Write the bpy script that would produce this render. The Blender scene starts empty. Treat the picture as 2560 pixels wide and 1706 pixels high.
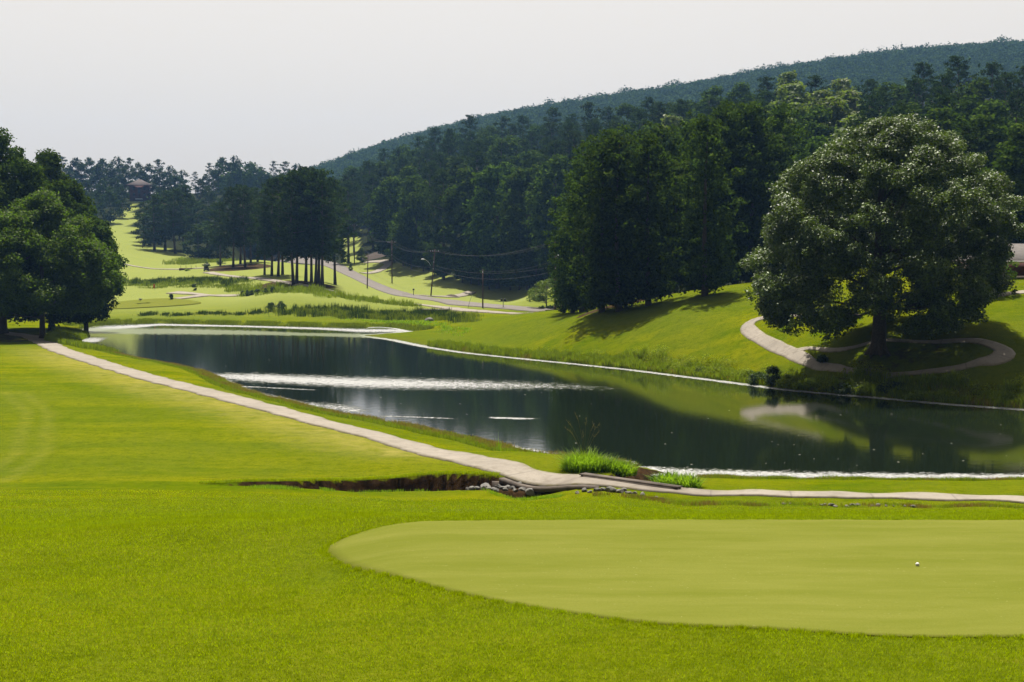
import bpy, math, random
import numpy as np
from mathutils import Vector

random.seed(7)
RNG = np.random.default_rng(11)
scene = bpy.context.scene
COL = scene.collection

# ------------------------------------------------------------------ camera model
F = 3500.0; CX = 1280.0; CY = 853.0; H = 11.8
TH = math.atan((CY - 640.0) / F)
CT, ST = math.cos(TH), math.sin(TH)

def P(px, py, Y):
    """world point seen at photo pixel (px,py) when it stands Y metres ahead"""
    a = (px - CX); b = (CY - py)
    dy = F * CT + b * ST
    dz = -F * ST + b * CT
    s = Y / dy
    return np.array([a * s, Y, H + dz * s])

def PZ(px, py, z):
    """world point at photo pixel on the level z"""
    a = (px - CX); b = (CY - py)
    dy = F * CT + b * ST
    dz = -F * ST + b * CT
    s = (z - H) / dz
    return np.array([a * s, dy * s, z])

def proj(x, y, z):
    d = y * CT - (z - H) * ST
    up = y * ST + (z - H) * CT
    d = np.maximum(d, 0.1)
    return CX + F * x / d, CY - F * up / d

# ------------------------------------------------------------------ helpers
def tag(o, label=None, cat=None, group=None, kind=None):
    if label: o["label"] = label
    if cat: o["category"] = cat
    if group: o["group"] = group
    if kind: o["kind"] = kind
    return o

def mesh_np(name, V, faces, mat=None, parent=None, smooth=False, attrs=None):
    """faces: (M,3) or (M,4) int array or list of such"""
    if not isinstance(faces, list): faces = [faces]
    faces = [f for f in faces if len(f)]
    me = bpy.data.meshes.new(name)
    V = np.asarray(V, dtype=np.float32)
    me.vertices.add(len(V)); me.vertices.foreach_set("co", V.ravel())
    loops = np.concatenate([np.asarray(f, dtype=np.int32).ravel() for f in faces])
    tot = np.concatenate([np.full(len(f), f.shape[1], dtype=np.int32) for f in faces])
    st = np.concatenate([[0], np.cumsum(tot)[:-1]]).astype(np.int32)
    me.loops.add(len(loops)); me.loops.foreach_set("vertex_index", loops)
    me.polygons.add(len(tot)); me.polygons.foreach_set("loop_start", st)
    me.polygons.foreach_set("loop_total", tot)
    if smooth: me.polygons.foreach_set("use_smooth", np.ones(len(tot), dtype=bool))
    me.update(calc_edges=True)
    if attrs:
        for k, a in attrs.items():
            at = me.attributes.new(k, 'FLOAT', 'POINT')
            at.data.foreach_set("value", np.asarray(a, dtype=np.float32))
    if mat: me.materials.append(mat)
    o = bpy.data.objects.new(name, me); COL.objects.link(o)
    if parent: o.parent = parent
    return o

def empty(name, loc, rz=0.0, s=1.0):
    o = bpy.data.objects.new(name, None); COL.objects.link(o)
    o.location = loc; o.rotation_euler = (0, 0, rz); o.scale = (s, s, s)
    o.empty_display_size = 0.3
    return o

class MB:
    def __init__(s): s.v = []; s.q = []; s.t = []; s.n = 0
    def add(s, V, Q=None, T=None):
        V = np.asarray(V, float)
        s.v.append(V)
        if Q is not None and len(Q): s.q.append(np.asarray(Q, int) + s.n)
        if T is not None and len(T): s.t.append(np.asarray(T, int) + s.n)
        s.n += len(V); return s
    def box(s, x0, x1, y0, y1, z0, z1, rz=0, c=(0, 0, 0)):
        V = np.array([[x, y, z] for z in (z0, z1) for y in (y0, y1) for x in (x0, x1)], float)
        if rz:
            cr, sr = math.cos(rz), math.sin(rz)
            V[:, :2] = np.stack([V[:, 0] * cr - V[:, 1] * sr, V[:, 0] * sr + V[:, 1] * cr], 1)
        V += np.array(c, float)
        return s.add(V, [[0, 2, 3, 1], [4, 5, 7, 6], [0, 1, 5, 4], [2, 6, 7, 3], [0, 4, 6, 2], [1, 3, 7, 5]])
    def tube(s, pts, rad, n=8, cap=True):
        pts = np.asarray(pts, float); m = len(pts)
        rad = np.broadcast_to(np.asarray(rad, float), (m,))
        V = []
        for i in range(m):
            d = pts[min(i + 1, m - 1)] - pts[max(i - 1, 0)]
            d = d / (np.linalg.norm(d) + 1e-9)
            a = np.array([1.0, 0, 0]) if abs(d[0]) < 0.8 else np.array([0, 1.0, 0])
            u = np.cross(d, a); u /= np.linalg.norm(u); w = np.cross(d, u)
            for k in range(n):
                t = 2 * math.pi * k / n
                V.append(pts[i] + rad[i] * (math.cos(t) * u + math.sin(t) * w))
        Q = [[i * n + k, i * n + (k + 1) % n, (i + 1) * n + (k + 1) % n, (i + 1) * n + k] for i in range(m - 1) for k in range(n)]
        T = []
        if cap:
            V.append(pts[0]); V.append(pts[-1]); c0 = m * n; c1 = m * n + 1
            T = [[c0, (k + 1) % n, k] for k in range(n)] + [[c1, (m - 1) * n + k, (m - 1) * n + (k + 1) % n] for k in range(n)]
        return s.add(V, Q, T)
    def build(s, name, mat=None, parent=None, smooth=False, attrs=None):
        fs = []
        if s.q: fs.append(np.concatenate(s.q))
        if s.t: fs.append(np.concatenate(s.t))
        return mesh_np(name, np.concatenate(s.v), fs, mat, parent, smooth, attrs)

# ------------------------------------------------------------------ materials
def newmat(name):
    m = bpy.data.materials.new(name); m.use_nodes = True
    nt = m.node_tree; nt.nodes.clear()
    out = nt.nodes.new('ShaderNodeOutputMaterial')
    return m, nt, out

def N(nt, t, **kw):
    n = nt.nodes.new(t)
    for k, v in kw.items():
        if k == 'inputs':
            for i, x in v.items(): n.inputs[i].default_value = x
        else: setattr(n, k, v)
    return n

def noise(nt, scale, detail=3, rough=.6, vec=None):
    n = N(nt, 'ShaderNodeTexNoise'); n.inputs['Scale'].default_value = scale
    n.inputs['Detail'].default_value = detail; n.inputs['Roughness'].default_value = rough
    if vec is not None: nt.links.new(vec, n.inputs['Vector'])
    return n.outputs[0]

def ramp(nt, fac, stops, interp='LINEAR'):
    r = N(nt, 'ShaderNodeValToRGB'); r.color_ramp.interpolation = interp
    e = r.color_ramp.elements
    while len(e) > len(stops): e.remove(e[-1])
    while len(e) < len(stops): e.new(0.5)
    for i, (p, c) in enumerate(stops):
        e[i].position = p
        e[i].color = (c, c, c, 1) if not isinstance(c, tuple) else (c[0], c[1], c[2], 1)
    nt.links.new(fac, r.inputs[0]); return r.outputs[0]

def mix(nt, fac, a, b, mode='MIX'):
    m = N(nt, 'ShaderNodeMix', data_type='RGBA', blend_type=mode)
    for sock, v in ((m.inputs[0], fac), (m.inputs[6], a), (m.inputs[7], b)):
        if isinstance(v, (int, float)): sock.default_value = v
        elif isinstance(v, tuple): sock.default_value = (v[0], v[1], v[2], 1)
        else: nt.links.new(v, sock)
    return m.outputs[2]

def math_(nt, op, a, b=0.0, clamp=False):
    m = N(nt, 'ShaderNodeMath', operation=op, use_clamp=clamp)
    for i, v in ((0, a), (1, b)):
        if isinstance(v, (int, float)): m.inputs[i].default_value = v
        else: nt.links.new(v, m.inputs[i])
    return m.outputs[0]

def attr(nt, name):
    return N(nt, 'ShaderNodeAttribute', attribute_name=name).outputs['Fac']

def simple(name, col, rough=.8, var=.25, scale=3.0, metal=0.0, spec=.3, bump=0.0):
    m, nt, out = newmat(name)
    tc = N(nt, 'ShaderNodeTexCoord').outputs['Object']
    n = noise(nt, scale, 4, .6, tc)
    c = mix(nt, ramp(nt, n, [(.3, 0.0), (.7, 1.0)]), tuple(x * (1 - var) for x in col), tuple(min(1, x * (1 + var)) for x in col))
    b = N(nt, 'ShaderNodeBsdfPrincipled')
    nt.links.new(c, b.inputs['Base Color']); b.inputs['Roughness'].default_value = rough
    b.inputs['Metallic'].default_value = metal; b.inputs['Specular IOR Level'].default_value = spec
    if bump:
        bp = N(nt, 'ShaderNodeBump'); bp.inputs['Strength'].default_value = bump; bp.inputs['Distance'].default_value = .05
        nt.links.new(n, bp.inputs['Height']); nt.links.new(bp.outputs[0], b.inputs['Normal'])
    nt.links.new(b.outputs[0], out.inputs['Surface'])
    return m

def leafmat(name, dark, light, trans, tfac=.35, rough=.45, spec=.4, objvar=.3, patch=None):
    """leaves: colour varies leaf to leaf and tree to tree, thin and translucent"""
    m, nt, out = newmat(name)
    g = N(nt, 'ShaderNodeNewGeometry').outputs['Random Per Island']
    tc = N(nt, 'ShaderNodeTexCoord').outputs['Object']
    n = noise(nt, .45, 3, .6, tc)
    f = math_(nt, 'ADD', math_(nt, 'MULTIPLY', g, .5), math_(nt, 'MULTIPLY', n, .55), True)
    c = mix(nt, ramp(nt, f, [(.25, 0.0), (.8, 1.0)]), dark, light)
    if patch:
        pn = noise(nt, .23, 4, .65, tc); pm = noise(nt, .9, 4, .65, tc)
        c = mix(nt, ramp(nt, pm, [(.38, .8), (.52, 0.0)]), c, tuple(.42 * x for x in light))
        c = mix(nt, ramp(nt, pn, [(.50, 0.0), (.66, .75)]), c, patch)
    oi = N(nt, 'ShaderNodeObjectInfo').outputs['Random']
    v = math_(nt, 'ADD', math_(nt, 'MULTIPLY', oi, objvar * 2), 1 - objvar)
    hs = N(nt, 'ShaderNodeHueSaturation'); nt.links.new(c, hs.inputs['Color']); nt.links.new(v, hs.inputs['Value'])
    nt.links.new(math_(nt, 'ADD', math_(nt, 'MULTIPLY', oi, .03), .485), hs.inputs['Hue'])
    b = N(nt, 'ShaderNodeBsdfPrincipled'); nt.links.new(hs.outputs[0], b.inputs['Base Color'])
    b.inputs['Roughness'].default_value = rough; b.inputs['Specular IOR Level'].default_value = spec
    t = N(nt, 'ShaderNodeBsdfTranslucent')
    tcx = mix(nt, g, tuple(.7 * x for x in trans), trans); nt.links.new(tcx, t.inputs['Color'])
    mx = N(nt, 'ShaderNodeMixShader'); mx.inputs[0].default_value = tfac
    nt.links.new(b.outputs[0], mx.inputs[1]); nt.links.new(t.outputs[0], mx.inputs[2])
    nt.links.new(mx.outputs[0], out.inputs['Surface'])
    return m

M = {}
M['bark'] = simple('bark', (.055, .042, .032), .9, .4, 6, bump=.4)
M['pine_bark'] = simple('pine_bark', (.07, .05, .04), .9, .35, 5)
M['wood'] = simple('weathered_pole_wood', (.07, .045, .035), .85, .3, 4)
M['steel'] = simple('galvanised_steel', (.55, .55, .55), .4, .1, 5, metal=.6)
M['ceramic'] = simple('insulator_ceramic', (.55, .56, .58), .25, .1, 5)
M['wire'] = simple('aluminium_wire', (.045, .045, .045), .8, .1, 5)
M['black'] = simple('black_metal', (.02, .02, .022), .5, .2, 5)
M['white'] = simple('white_paint', (.55, .55, .54), .5, .05, 5)
M['red'] = simple('orange_red_cloth', (.5, .05, .02), .7, .1, 3)
M['rock'] = simple('pale_rock', (.115, .11, .10), .85, .45, 3.5, bump=.6)
M['roof'] = simple('brown_shingle', (.040, .028, .026), .85, .2, 1.5)
M['roofgrey'] = simple('grey_shingle', (.075, .065, .060), .8, .25, 2)
M['glass'] = simple('dark_glass', (.02, .025, .03), .1, .1, 1, spec=.6)
M['darkconc'] = simple('stained_concrete', (.075, .06, .048), .9, .45, 1.6, bump=.3)

def brick():
    m, nt, out = newmat('red_brick')
    tc = N(nt, 'ShaderNodeTexCoord').outputs['Object']
    mp = N(nt, 'ShaderNodeMapping'); mp.inputs['Rotation'].default_value = (math.pi / 2, 0, 0); nt.links.new(tc, mp.inputs[0])
    b = N(nt, 'ShaderNodeTexBrick'); nt.links.new(mp.outputs[0], b.inputs['Vector'])
    b.inputs['Scale'].default_value = 4; b.inputs['Color1'].default_value = (.10, .026, .018, 1)
    b.inputs['Color2'].default_value = (.07, .020, .014, 1); b.inputs['Mortar'].default_value = (.08, .055, .045, 1)
    b.inputs['Mortar Size'].default_value = .012
    p = N(nt, 'ShaderNodeBsdfPrincipled'); nt.links.new(b.outputs[0], p.inputs['Base Color']); p.inputs['Roughness'].default_value = .9
    nt.links.new(p.outputs[0], out.inputs[0]); return m
M['brick'] = brick()

def concrete(name, base, joint=True):
    m, nt, out = newmat(name)
    tc = N(nt, 'ShaderNodeTexCoord').outputs['Object']
    n1 = noise(nt, .35, 5, .65, tc); n2 = noise(nt, 7, 3, .7, tc); n3 = noise(nt, 1.7, 4, .7, tc)
    c = mix(nt, ramp(nt, n1, [(.3, 0.0), (.7, 1.0)]), tuple(x * .82 for x in base), tuple(x * 1.12 for x in base))
    c = mix(nt, ramp(nt, n3, [(.50, 0.0), (.70, .8)]), c, (base[0] * .62, base[1] * .6, base[2] * .55))
    c = mix(nt, ramp(nt, n2, [(.35, .3), (.6, 0.0)]), c, tuple(x * .6 for x in base))
    if joint:   # expansion joints and cracks across the slab, from the distance along the path
        a = attr(nt, 'along')
        w = math_(nt, 'FRACT', math_(nt, 'DIVIDE', a, 3.6))
        j = ramp(nt, w, [(0.0, .85), (.034, 0.0)])
        c = mix(nt, j, c, tuple(x * .45 for x in base))
        st_ = math_(nt, 'MULTIPLY', ramp(nt, noise(nt, .55, 5, .75, tc), [(.46, 0.0), (.6, .6)]), attr(nt, 'stain'))
        c = mix(nt, st_, c, (.085, .066, .050))
        c = mix(nt, math_(nt, 'MULTIPLY', attr(nt, 'stain'), .35), c, (.12, .10, .08))
        e = attr(nt, 'edge')
        ef = math_(nt, 'MULTIPLY', ramp(nt, e, [(.72, 0.0), (1.0, 1.0)]), ramp(nt, n3, [(.4, 0.0), (.65, .8)]))
        c = mix(nt, ef, c, (.10, .085, .03))
    p = N(nt, 'ShaderNodeBsdfPrincipled'); nt.links.new(c, p.inputs['Base Color']); p.inputs['Roughness'].default_value = .85
    p.inputs['Specular IOR Level'].default_value = .25
    bp = N(nt, 'ShaderNodeBump'); bp.inputs['Strength'].default_value = .3; bp.inputs['Distance'].default_value = .02
    nt.links.new(n2, bp.inputs['Height']); nt.links.new(bp.outputs[0], p.inputs['Normal'])
    nt.links.new(p.outputs[0], out.inputs[0]); return m
M['path'] = concrete('path_concrete', (.205, .180, .146))
M['asphalt'] = concrete('worn_asphalt', (.125, .109, .096), False)

M['oak'] = leafmat('oak_leaves', (.002, .009, .001), (.115, .165, .022), (.12, .19, .004), .2, .5, .28, 0.0)
M['maple'] = leafmat('maple_leaves', (.006, .020, .0015), (.085, .145, .009), (.13, .24, .006), .34, .55, .06, .1)
M['pine'] = leafmat('pine_needles', (.003, .009, .003), (.050, .075, .016), (.04, .08, .007), .2, .7, .0, .3)
M['broad'] = leafmat('forest_leaves', (.004, .013, .003), (.072, .112, .015), (.07, .13, .006), .26, .6, .0, .4)
M['lime'] = leafmat('yellow_green_leaves', (.028, .050, .005), (.12, .16, .016), (.15, .22, .012), .38, .5, .1, .15)
M['far'] = leafmat('far_leaves', (.008, .018, .006), (.046, .068, .016), (.045, .08, .010), .22, .8, .0, .3)
M['weed'] = leafmat('weed_leaves', (.05, .085, .003), (.23, .275, .012), (.26, .36, .010), .42, .6, .08, .1)
M['darkweed'] = leafmat('dark_shrub_leaves', (.012, .025, .004), (.055, .085, .012), (.06, .11, .008), .3, .55, .15, .15)
M['blade'] = leafmat('grass_blades', (.085, .145, .0003), (.42, .46, .0014), (.36, .48, .0008), .4, .5, .08, 0.0, (.19, .27, .030))
M['bladebright'] = leafmat('lush_blades', (.04, .095, .002), (.17, .26, .010), (.26, .44, .012), .5, .45, .2, 0.0)
M['bladedry'] = leafmat('seeding_blades', (.11, .085, .014), (.31, .235, .055), (.25, .20, .035), .38, .6, .1, 0.0)
M['marsh'] = leafmat('marsh_blades', (.070, .105, .010), (.19, .215, .030), (.20, .27, .012), .42, .55, .05, 0.0)

# ------------------------------------------------------------------ terrain heights
C = []   # control points (x, y, z)
def cp(px, Y, py): C.append(tuple(P(px, py, Y)))
def cz(px, Y, z):
    C.append(((px - CX) / F * Y, Y, z))

for px in (-500, 0, 640, 1280, 1920, 2560, 3060):
    cz(px, 7, 8.1); cz(px, 12.3, 8.06)
for px in (1000, 1140, 1280, 1490, 1700, 1900, 2100, 2330, 2560, 2800, 3060):
    cz(px, 16.5, 8.05); cp(px, 20, 1298)
    cp(px, 24, 1296.5); cp(px, 30, 1291); cp(px, 40, 1283); cp(px, 50, 1277 - (0 if px > 1600 else 12))
for px in (1700, 1900, 2100, 2330, 2560, 2800, 3060):
    cp(px, 58, 1275); cp(px, 60.4, 1267); cz(px, 63.5, 1.0); cz(px, 68, .75)
cp(1280, 60, 1254); cp(1280, 65.5, 1243); cp(1400, 61.5, 1251); cz(1450, 66, 1.0); cz(1300, 72, 1.0)
for px, cy in ((-500, 1335), (0, 1328), (450, 1310), (800, 1300)):
    cz(px, 17, 7.85); cp(px, 21, cy)
for px in (-500, 0, 450):
    cp(px, 24, 1320 - (0 if px < 300 else 14)); cp(px, 30, 1303 - (0 if px < 300 else 8)); cp(px, 40, 1280); cp(px, 50, 1258); cp(px, 60, 1232 + (0 if px < 300 else 4)); cz(px, 67.5, .9)
for px in (900,):
    cp(px, 24, 1295); cp(px, 30, 1286); cp(px, 40, 1275); cp(px, 50, 1262); cp(px, 60, 1247)
for px in (900, 1080, 1250): cz(px, 65.6, .66)
for px, ys in ((-500, (80, 110, 140, 170, 200)), (0, (80, 110, 140, 170, 200)), (300, (80, 110, 140, 175)), (600, (80, 100)), (900, (75, 85)), (1100, (72,))):
    for y in ys: cz(px, y, .85)
cz(560, 125, .6); cz(300, 175, .6); cz(900, 95, .4); cz(1200, 85, .2)
# pond bed region (kept near the water level)
for px, Y in ((600, 170), (600, 220), (1000, 130), (1000, 180), (1400, 90), (1400, 120), (1900, 80), (1900, 105), (2400, 78), (2400, 95), (300, 220), (2900, 80), (2900, 95)):
    cz(px, Y, .05)
# right hillside
for px, L in {1180: [(176, 872), (190, 845), (205, 822)],
              1283: [(172, 868), (188, 806), (215, 792)],
              1500: [(153, 892), (160, 842), (170, 780), (190, 776)],
              1700: [(142, 905), (148, 842), (156, 785), (167, 744)],
              1869: [(133, 930), (138, 870), (144, 812), (160, 736)],
              2020: [(126, 940), (128.5, 895), (132.5, 850), (141, 780), (152, 738)],
              2192: [(118.8, 957), (119.8, 929), (122.2, 884), (124.6, 856), (131, 800), (141, 742)],
              2450: [(112.2, 975), (114.4, 924), (117.4, 882), (120.4, 849), (127, 790), (135, 728)],
              2900: [(107, 980), (110, 925), (113.5, 880), (118, 840), (125, 780), (136, 715)]}.items():
    for Y, py in L: cp(px, Y, py)
# road, its verge and the valley floor
ROAD = [(1560, 792, 222), (1480, 786, 234), (1395, 779, 248), (1300, 771, 263), (1194, 762, 282), (1118, 751.5, 308), (1041, 741.5, 338), (993, 733, 360), (955, 722, 378),
        (926, 709.5, 394), (898, 696.5, 409), (873, 684, 425), (850, 672.5, 442), (825, 663, 462), (790, 657, 490), (740, 652, 520), (680, 650, 550)]
for px, py, Y in ROAD: cp(px, Y, py)
for px, Y, py in ((1300, 240, 785), (1400, 300, 752), (1300, 375, 731), (1150, 385, 722), (1080, 400, 708), (1000, 425, 690), (960, 445, 672), (900, 470, 655), (1200, 240, 790),
                  (1450, 230, 776), (1100, 262, 782), (1100, 290, 762), (1000, 258, 790), (1000, 275, 768), (1000, 310, 752), (900, 340, 735),
                  (870, 300, 740), (870, 330, 722), (850, 370, 700), (800, 300, 727), (805, 318, 715), (740, 315, 713), (735, 290, 733), (690, 345, 690), (700, 275, 748), (700, 258, 782),
                  (600, 262, 780), (600, 280, 755), (600, 300, 742), (600, 350, 694), (590, 385, 668), (519, 370, 682), (500, 330, 705), (500, 300, 735), (500, 420, 664), (640, 430, 650),
                  (400, 262, 785), (400, 275, 768), (400, 290, 750), (400, 305, 737), (400, 325, 718), (400, 355, 702), (400, 400, 680), (400, 450, 657), (430, 500, 628), (430, 560, 598),
                  (290, 262, 787), (290, 290, 757), (290, 350, 705), (290, 430, 655), (290, 500, 610), (330, 600, 552), (350, 680, 508), (500, 540, 600), (600, 560, 590), (700, 560, 600),
                  (0, 262, 786), (0, 320, 735), (0, 430, 660), (0, 600, 560), (-500, 262, 786), (-500, 430, 660), (-500, 600, 550), (150, 600, 545), (150, 700, 495),
                  (240, 780, 480), (500, 760, 485), (650, 780, 470), (800, 800, 500), (0, 780, 470), (-500, 800, 460)):
    cp(px, Y, py)
# the wooded hill and the far ridge
def lerp(x, T):
    return float(np.interp(x, [a for a, _ in T], [b for _, b in T]))
FR = [(860, 480), (1000, 448), (1100, 425), (1200, 410), (1300, 410), (1400, 400), (1500, 390), (1700, 370), (1900, 370), (2100, 340), (2300, 330), (2560, 300), (2800, 290)]
SK = [(860, 425), (920, 402), (1000, 372), (1100, 332), (1160, 308), (1270, 292), (1330, 300), (1400, 286), (1500, 270), (1600, 262), (1700, 242), (1800, 217), (1900, 206), (1960, 188), (2060, 188),
      (2150, 206), (2200, 200), (2300, 162), (2420, 145), (2480, 175), (2560, 165), (2800, 150)]
DF = [(860, 470), (930, 460), (1000, 445), (1100, 405), (1200, 388), (1300, 378), (1400, 350), (1500, 300), (1700, 235), (1900, 198), (2100, 190), (2300, 186), (2560, 182), (2800, 180)]
DB = [(860, 640), (1000, 620), (1300, 570), (1600, 480), (1900, 400), (2200, 350), (2560, 320), (2800, 310)]
for px in (900, 1020, 1150, 1300, 1450, 1600, 1800, 2000, 2200, 2400, 2600, 2850):
    for t in (.35, .7, 1.0):
        Y = lerp(px, DF) * (1 - t) + lerp(px, DB) * t
        py = lerp(px, FR) * (1 - t) + lerp(px, SK) * t
        p = P(px, py, Y); C.append((p[0], Y, p[2] - 24))
RIDGE = [(-500, 470), (300, 470), (600, 462), (783, 418), (936, 364), (1044, 331), (1197, 293), (1306, 272), (1523, 239), (1741, 206), (1958, 168), (2176, 138), (2350, 120), (2560, 108), (3000, 95)]
for px, py in RIDGE:
    p = P(px, py, 1300); C.append((p[0], 1300, p[2] - 9))
    p = P(px, min(py + 75, 485), 950); C.append((p[0], 950, p[2] - 9))
    C.append((p[0] * 2000 / 950, 2000, 70))

C = np.array(C)
def warp(x, y):
    yy = np.maximum(y, 8.0)
    u = np.clip(F * x / yy, -1900, 1900)
    return np.stack([u, np.log(yy) * 1400.0], -1) / 1000.0
CW = warp(C[:, 0], C[:, 1])
def _k(r2): return .5 * r2 * np.log(r2 + 1e-12)
n_ = len(C)
D2 = ((CW[:, None] - CW[None]) ** 2).sum(-1)
A = np.zeros((n_ + 3, n_ + 3)); A[:n_, :n_] = _k(D2) + np.eye(n_) * 2e-5
A[:n_, n_] = 1; A[:n_, n_ + 1:] = CW; A[n_:, :n_] = A[:n_, n_:].T
# distant heights are weighted by distance: interpolate z/Y slope so that near details stay fine
WZ = np.linalg.solve(A, np.concatenate([(C[:, 2] - H) / C[:, 1], [0, 0, 0]]))
def tps(x, y):
    sh = x.shape; x = x.ravel(); y = y.ravel(); out = np.empty(len(x))
    for i in range(0, len(x), 40000):
        q = warp(x[i:i + 40000], y[i:i + 40000])
        d = ((q[:, None] - CW[None]) ** 2).sum(-1)
        out[i:i + 40000] = _k(d) @ WZ[:n_] + WZ[n_] + q @ WZ[n_ + 1:]
    return (H + out * np.maximum(y, 8.0)).reshape(sh)

# ---- smooth random field used for undulation and for placing
_ph = RNG.uniform(0, 6.28, (24, 2)); _dr = RNG.uniform(0, 6.28, 24)
def wob(x, y, wl, k=0, n=5):
    s = 0
    for i in range(n):
        a = _dr[(i + k * 5) % 24]; L = wl * (1.0, .61, 1.37, .43, .8)[i % 5]
        s = s + np.sin((x * math.cos(a) + y * math.sin(a)) * 6.283 / L + _ph[(i + k) % 24, 0]) * (1, .6, 1, .4, .8)[i % 5]
    return s / 3.8

# ---- pond outline
POND_PX = [(2560, 1206), (2300, 1205), (2000, 1203), (1742, 1197), (1589, 1166), (1436, 1146), (1359, 1140), (1283, 1126), (1225, 1109), (1130, 1090), (976, 1056), (900, 1045), (840, 1036),
           (775, 1020), (705, 1003), (650, 990), (596, 972), (560, 953), (524, 938), (504, 930), (424, 913), (351, 901), (297, 888), (245, 876), (192, 868), (200, 852), (220, 841), (190, 830), (205, 818), (240, 809),
           (330, 808), (420, 809), (600, 813), (800, 818), (900, 820), (950, 817), (1000, 821), (1040, 829), (985, 834), (905, 839), (988, 849),
           (1072, 866), (1168, 881), (1283, 893), (1436, 908), (1589, 924), (1742, 943), (1800, 950), (1994, 975), (2188, 992), (2381, 1009), (2560, 1022)]
pp = [PZ(a, b, 0)[:2] for a, b in POND_PX]
pp = [np.array([62, 66.0]), np.array([42, 71.5])] + pp + [np.array([52, 104.0]), np.array([78, 98.0]), np.array([85, 78.0])]
POND = np.array(pp)
def sdf_poly(x, y, poly):
    sh = x.shape; x = x.ravel(); y = y.ravel()
    best = np.full(len(x), 1e9); ins = np.zeros(len(x), bool)
    m = len(poly)
    for i in range(m):
        ax, ay = poly[i]; bx, by = poly[(i + 1) % m]
        ex, ey = bx - ax, by - ay
        t = np.clip(((x - ax) * ex + (y - ay) * ey) / (ex * ex + ey * ey + 1e-12), 0, 1)
        best = np.minimum(best, (x - ax - t * ex) ** 2 + (y - ay - t * ey) ** 2)
        c = ((ay > y) != (by > y)) & (x < (bx - ax) * (y - ay) / (by - ay + 1e-12) + ax)
        ins ^= c
    d = np.sqrt(best)
    return np.where(ins, -d, d).reshape(sh)
def dist_line(x, y, pts):
    """distance to a polyline and the parameter (index) of the nearest spot"""
    sh = x.shape; x = x.ravel(); y = y.ravel()
    best = np.full(len(x), 1e9); par = np.zeros(len(x)); sgn = np.zeros(len(x))
    for i in range(len(pts) - 1):
        ax, ay = pts[i][:2]; bx, by = pts[i + 1][:2]; ex, ey = bx - ax, by - ay
        t = np.clip(((x - ax) * ex + (y - ay) * ey) / (ex * ex + ey * ey + 1e-12), 0, 1)
        d = np.hypot(x - ax - t * ex, y - ay - t * ey)
        w = d < best
        best = np.where(w, d, best); par = np.where(w, i + t, par)
        sgn = np.where(w, np.sign(ex * (y - ay) - ey * (x - ax)), sgn)
    return best.reshape(sh), par.reshape(sh), sgn.reshape(sh)

# ---- eroded ditch: far lip (vertical cut bank) and near lip
LIP = np.array([PZ(a, b, .92)[:2] for a, b in ((500, 1213), (551, 1210), (613, 1204), (739, 1198), (811, 1192), (956, 1184), (1064, 1179), (1172, 1183), (1245, 1186), (1330, 1196))]
               + [PZ(a, b, .95)[:2] for a, b in ((1400, 1207), (1460, 1216), (1510, 1224))])
DEP = [.0, .25, .45, .7, .85, .95, 1.0, 1.0, 1.0, 1.0, .95, .7, .2]
WID = [.5, 1.4, 2.2, 3.2, 3.6, 3.8, 4.0, 4.0, 4.2, 3.8, 2.4, 1.4, .8]
CHAN = np.array([[4.2, 65.6], [5.9, 67.2], [8.2, 74.5]])   # outlet channel under the path to the pond

def ss(a, b, x):
    t = np.clip((x - a) / (b - a), 0, 1); return t * t * (3 - 2 * t)

def ground(x, y, carve=True):
    x = np.asarray(x, float); y = np.asarray(y, float)
    z = tps(x, y)
    near = ss(14, 30, y)
    z = z + wob(x, y, 9, 1) * .05 * ss(40, 60, y) + wob(x, y, 30, 2) * .10 * ss(60, 140, y) + wob(x, y, 70, 3) * 1.2 * ss(450, 700, y)
    sel = (y > 55) & (y < 300) & (np.abs(x) < 130)
    if sel.any():
        xs, ys, zs = x[sel], y[sel], z[sel]
        d = sdf_poly(xs + .35 * wob(xs, ys, 3.1, 4), ys + .35 * wob(xs, ys, 3.7, 5), POND)
        w = 4.0
        out = .03 + (np.maximum(zs, .35) - .03) * ss(-.6, w, d)
        out = np.where(zs > 1.2, .03 + (zs - .03) * ss(-.4, 2.2, d), out)
        zs = np.where(d > 0, out, -np.minimum(1.5, .03 - d * .45) + .06)
        if carve:
            # far lip of the ditch
            dl, par, sg = dist_line(xs, ys, LIP)
            jit = .10 * wob(xs, ys, 1.9, 6) + .045 * wob(xs, ys, .6, 8)
            side = -sg * dl + jit               # > 0 towards the viewer
            dep = np.interp(par, range(len(DEP)), DEP); wd = np.interp(par, range(len(WID)), WID)
            prof = ss(0, .28, side) * (1 - ss(wd * .72, wd, side))
            zs = zs - prof * dep * (par > .001) * (par < len(LIP) - 1.001)
            bm_ = 1 - ss(.5, 1.1, np.hypot((xs + .5) / 2.6, (ys - 67.6) / 1.3)); zs = np.where(bm_ > 0, np.maximum(zs, -.05 + .52 * bm_), zs)
            dc, pc, sg2 = dist_line(xs, ys, CHAN)
            ch = (1 - ss(.9, 1.35, dc + jit * .5)) * (ys > 64.9) * (pc > .001)
            zs = np.where(ch > 0, zs * (1 - ch) + ch * np.minimum(zs, -.02), zs)
        z = z.copy(); z[sel] = zs
    return z
def gz(x, y, carve=True):
    return float(ground(np.array([float(x)]), np.array([float(y)]), carve)[0])

def hit(px, py, y0=105, y1=220):
    Y = np.linspace(y0, y1, 900); a = (px - CX); b = (CY - py); dy = F * CT + b * ST; dz = -F * ST + b * CT
    zr = H + dz * Y / dy; z = ground(a * Y / dy, Y, False); k = np.nonzero(z >= zr)[0]
    Yh = Y[k[0]] if len(k) else Y[np.argmin(zr - z)]
    return float(a * Yh / dy), float(Yh)
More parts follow.
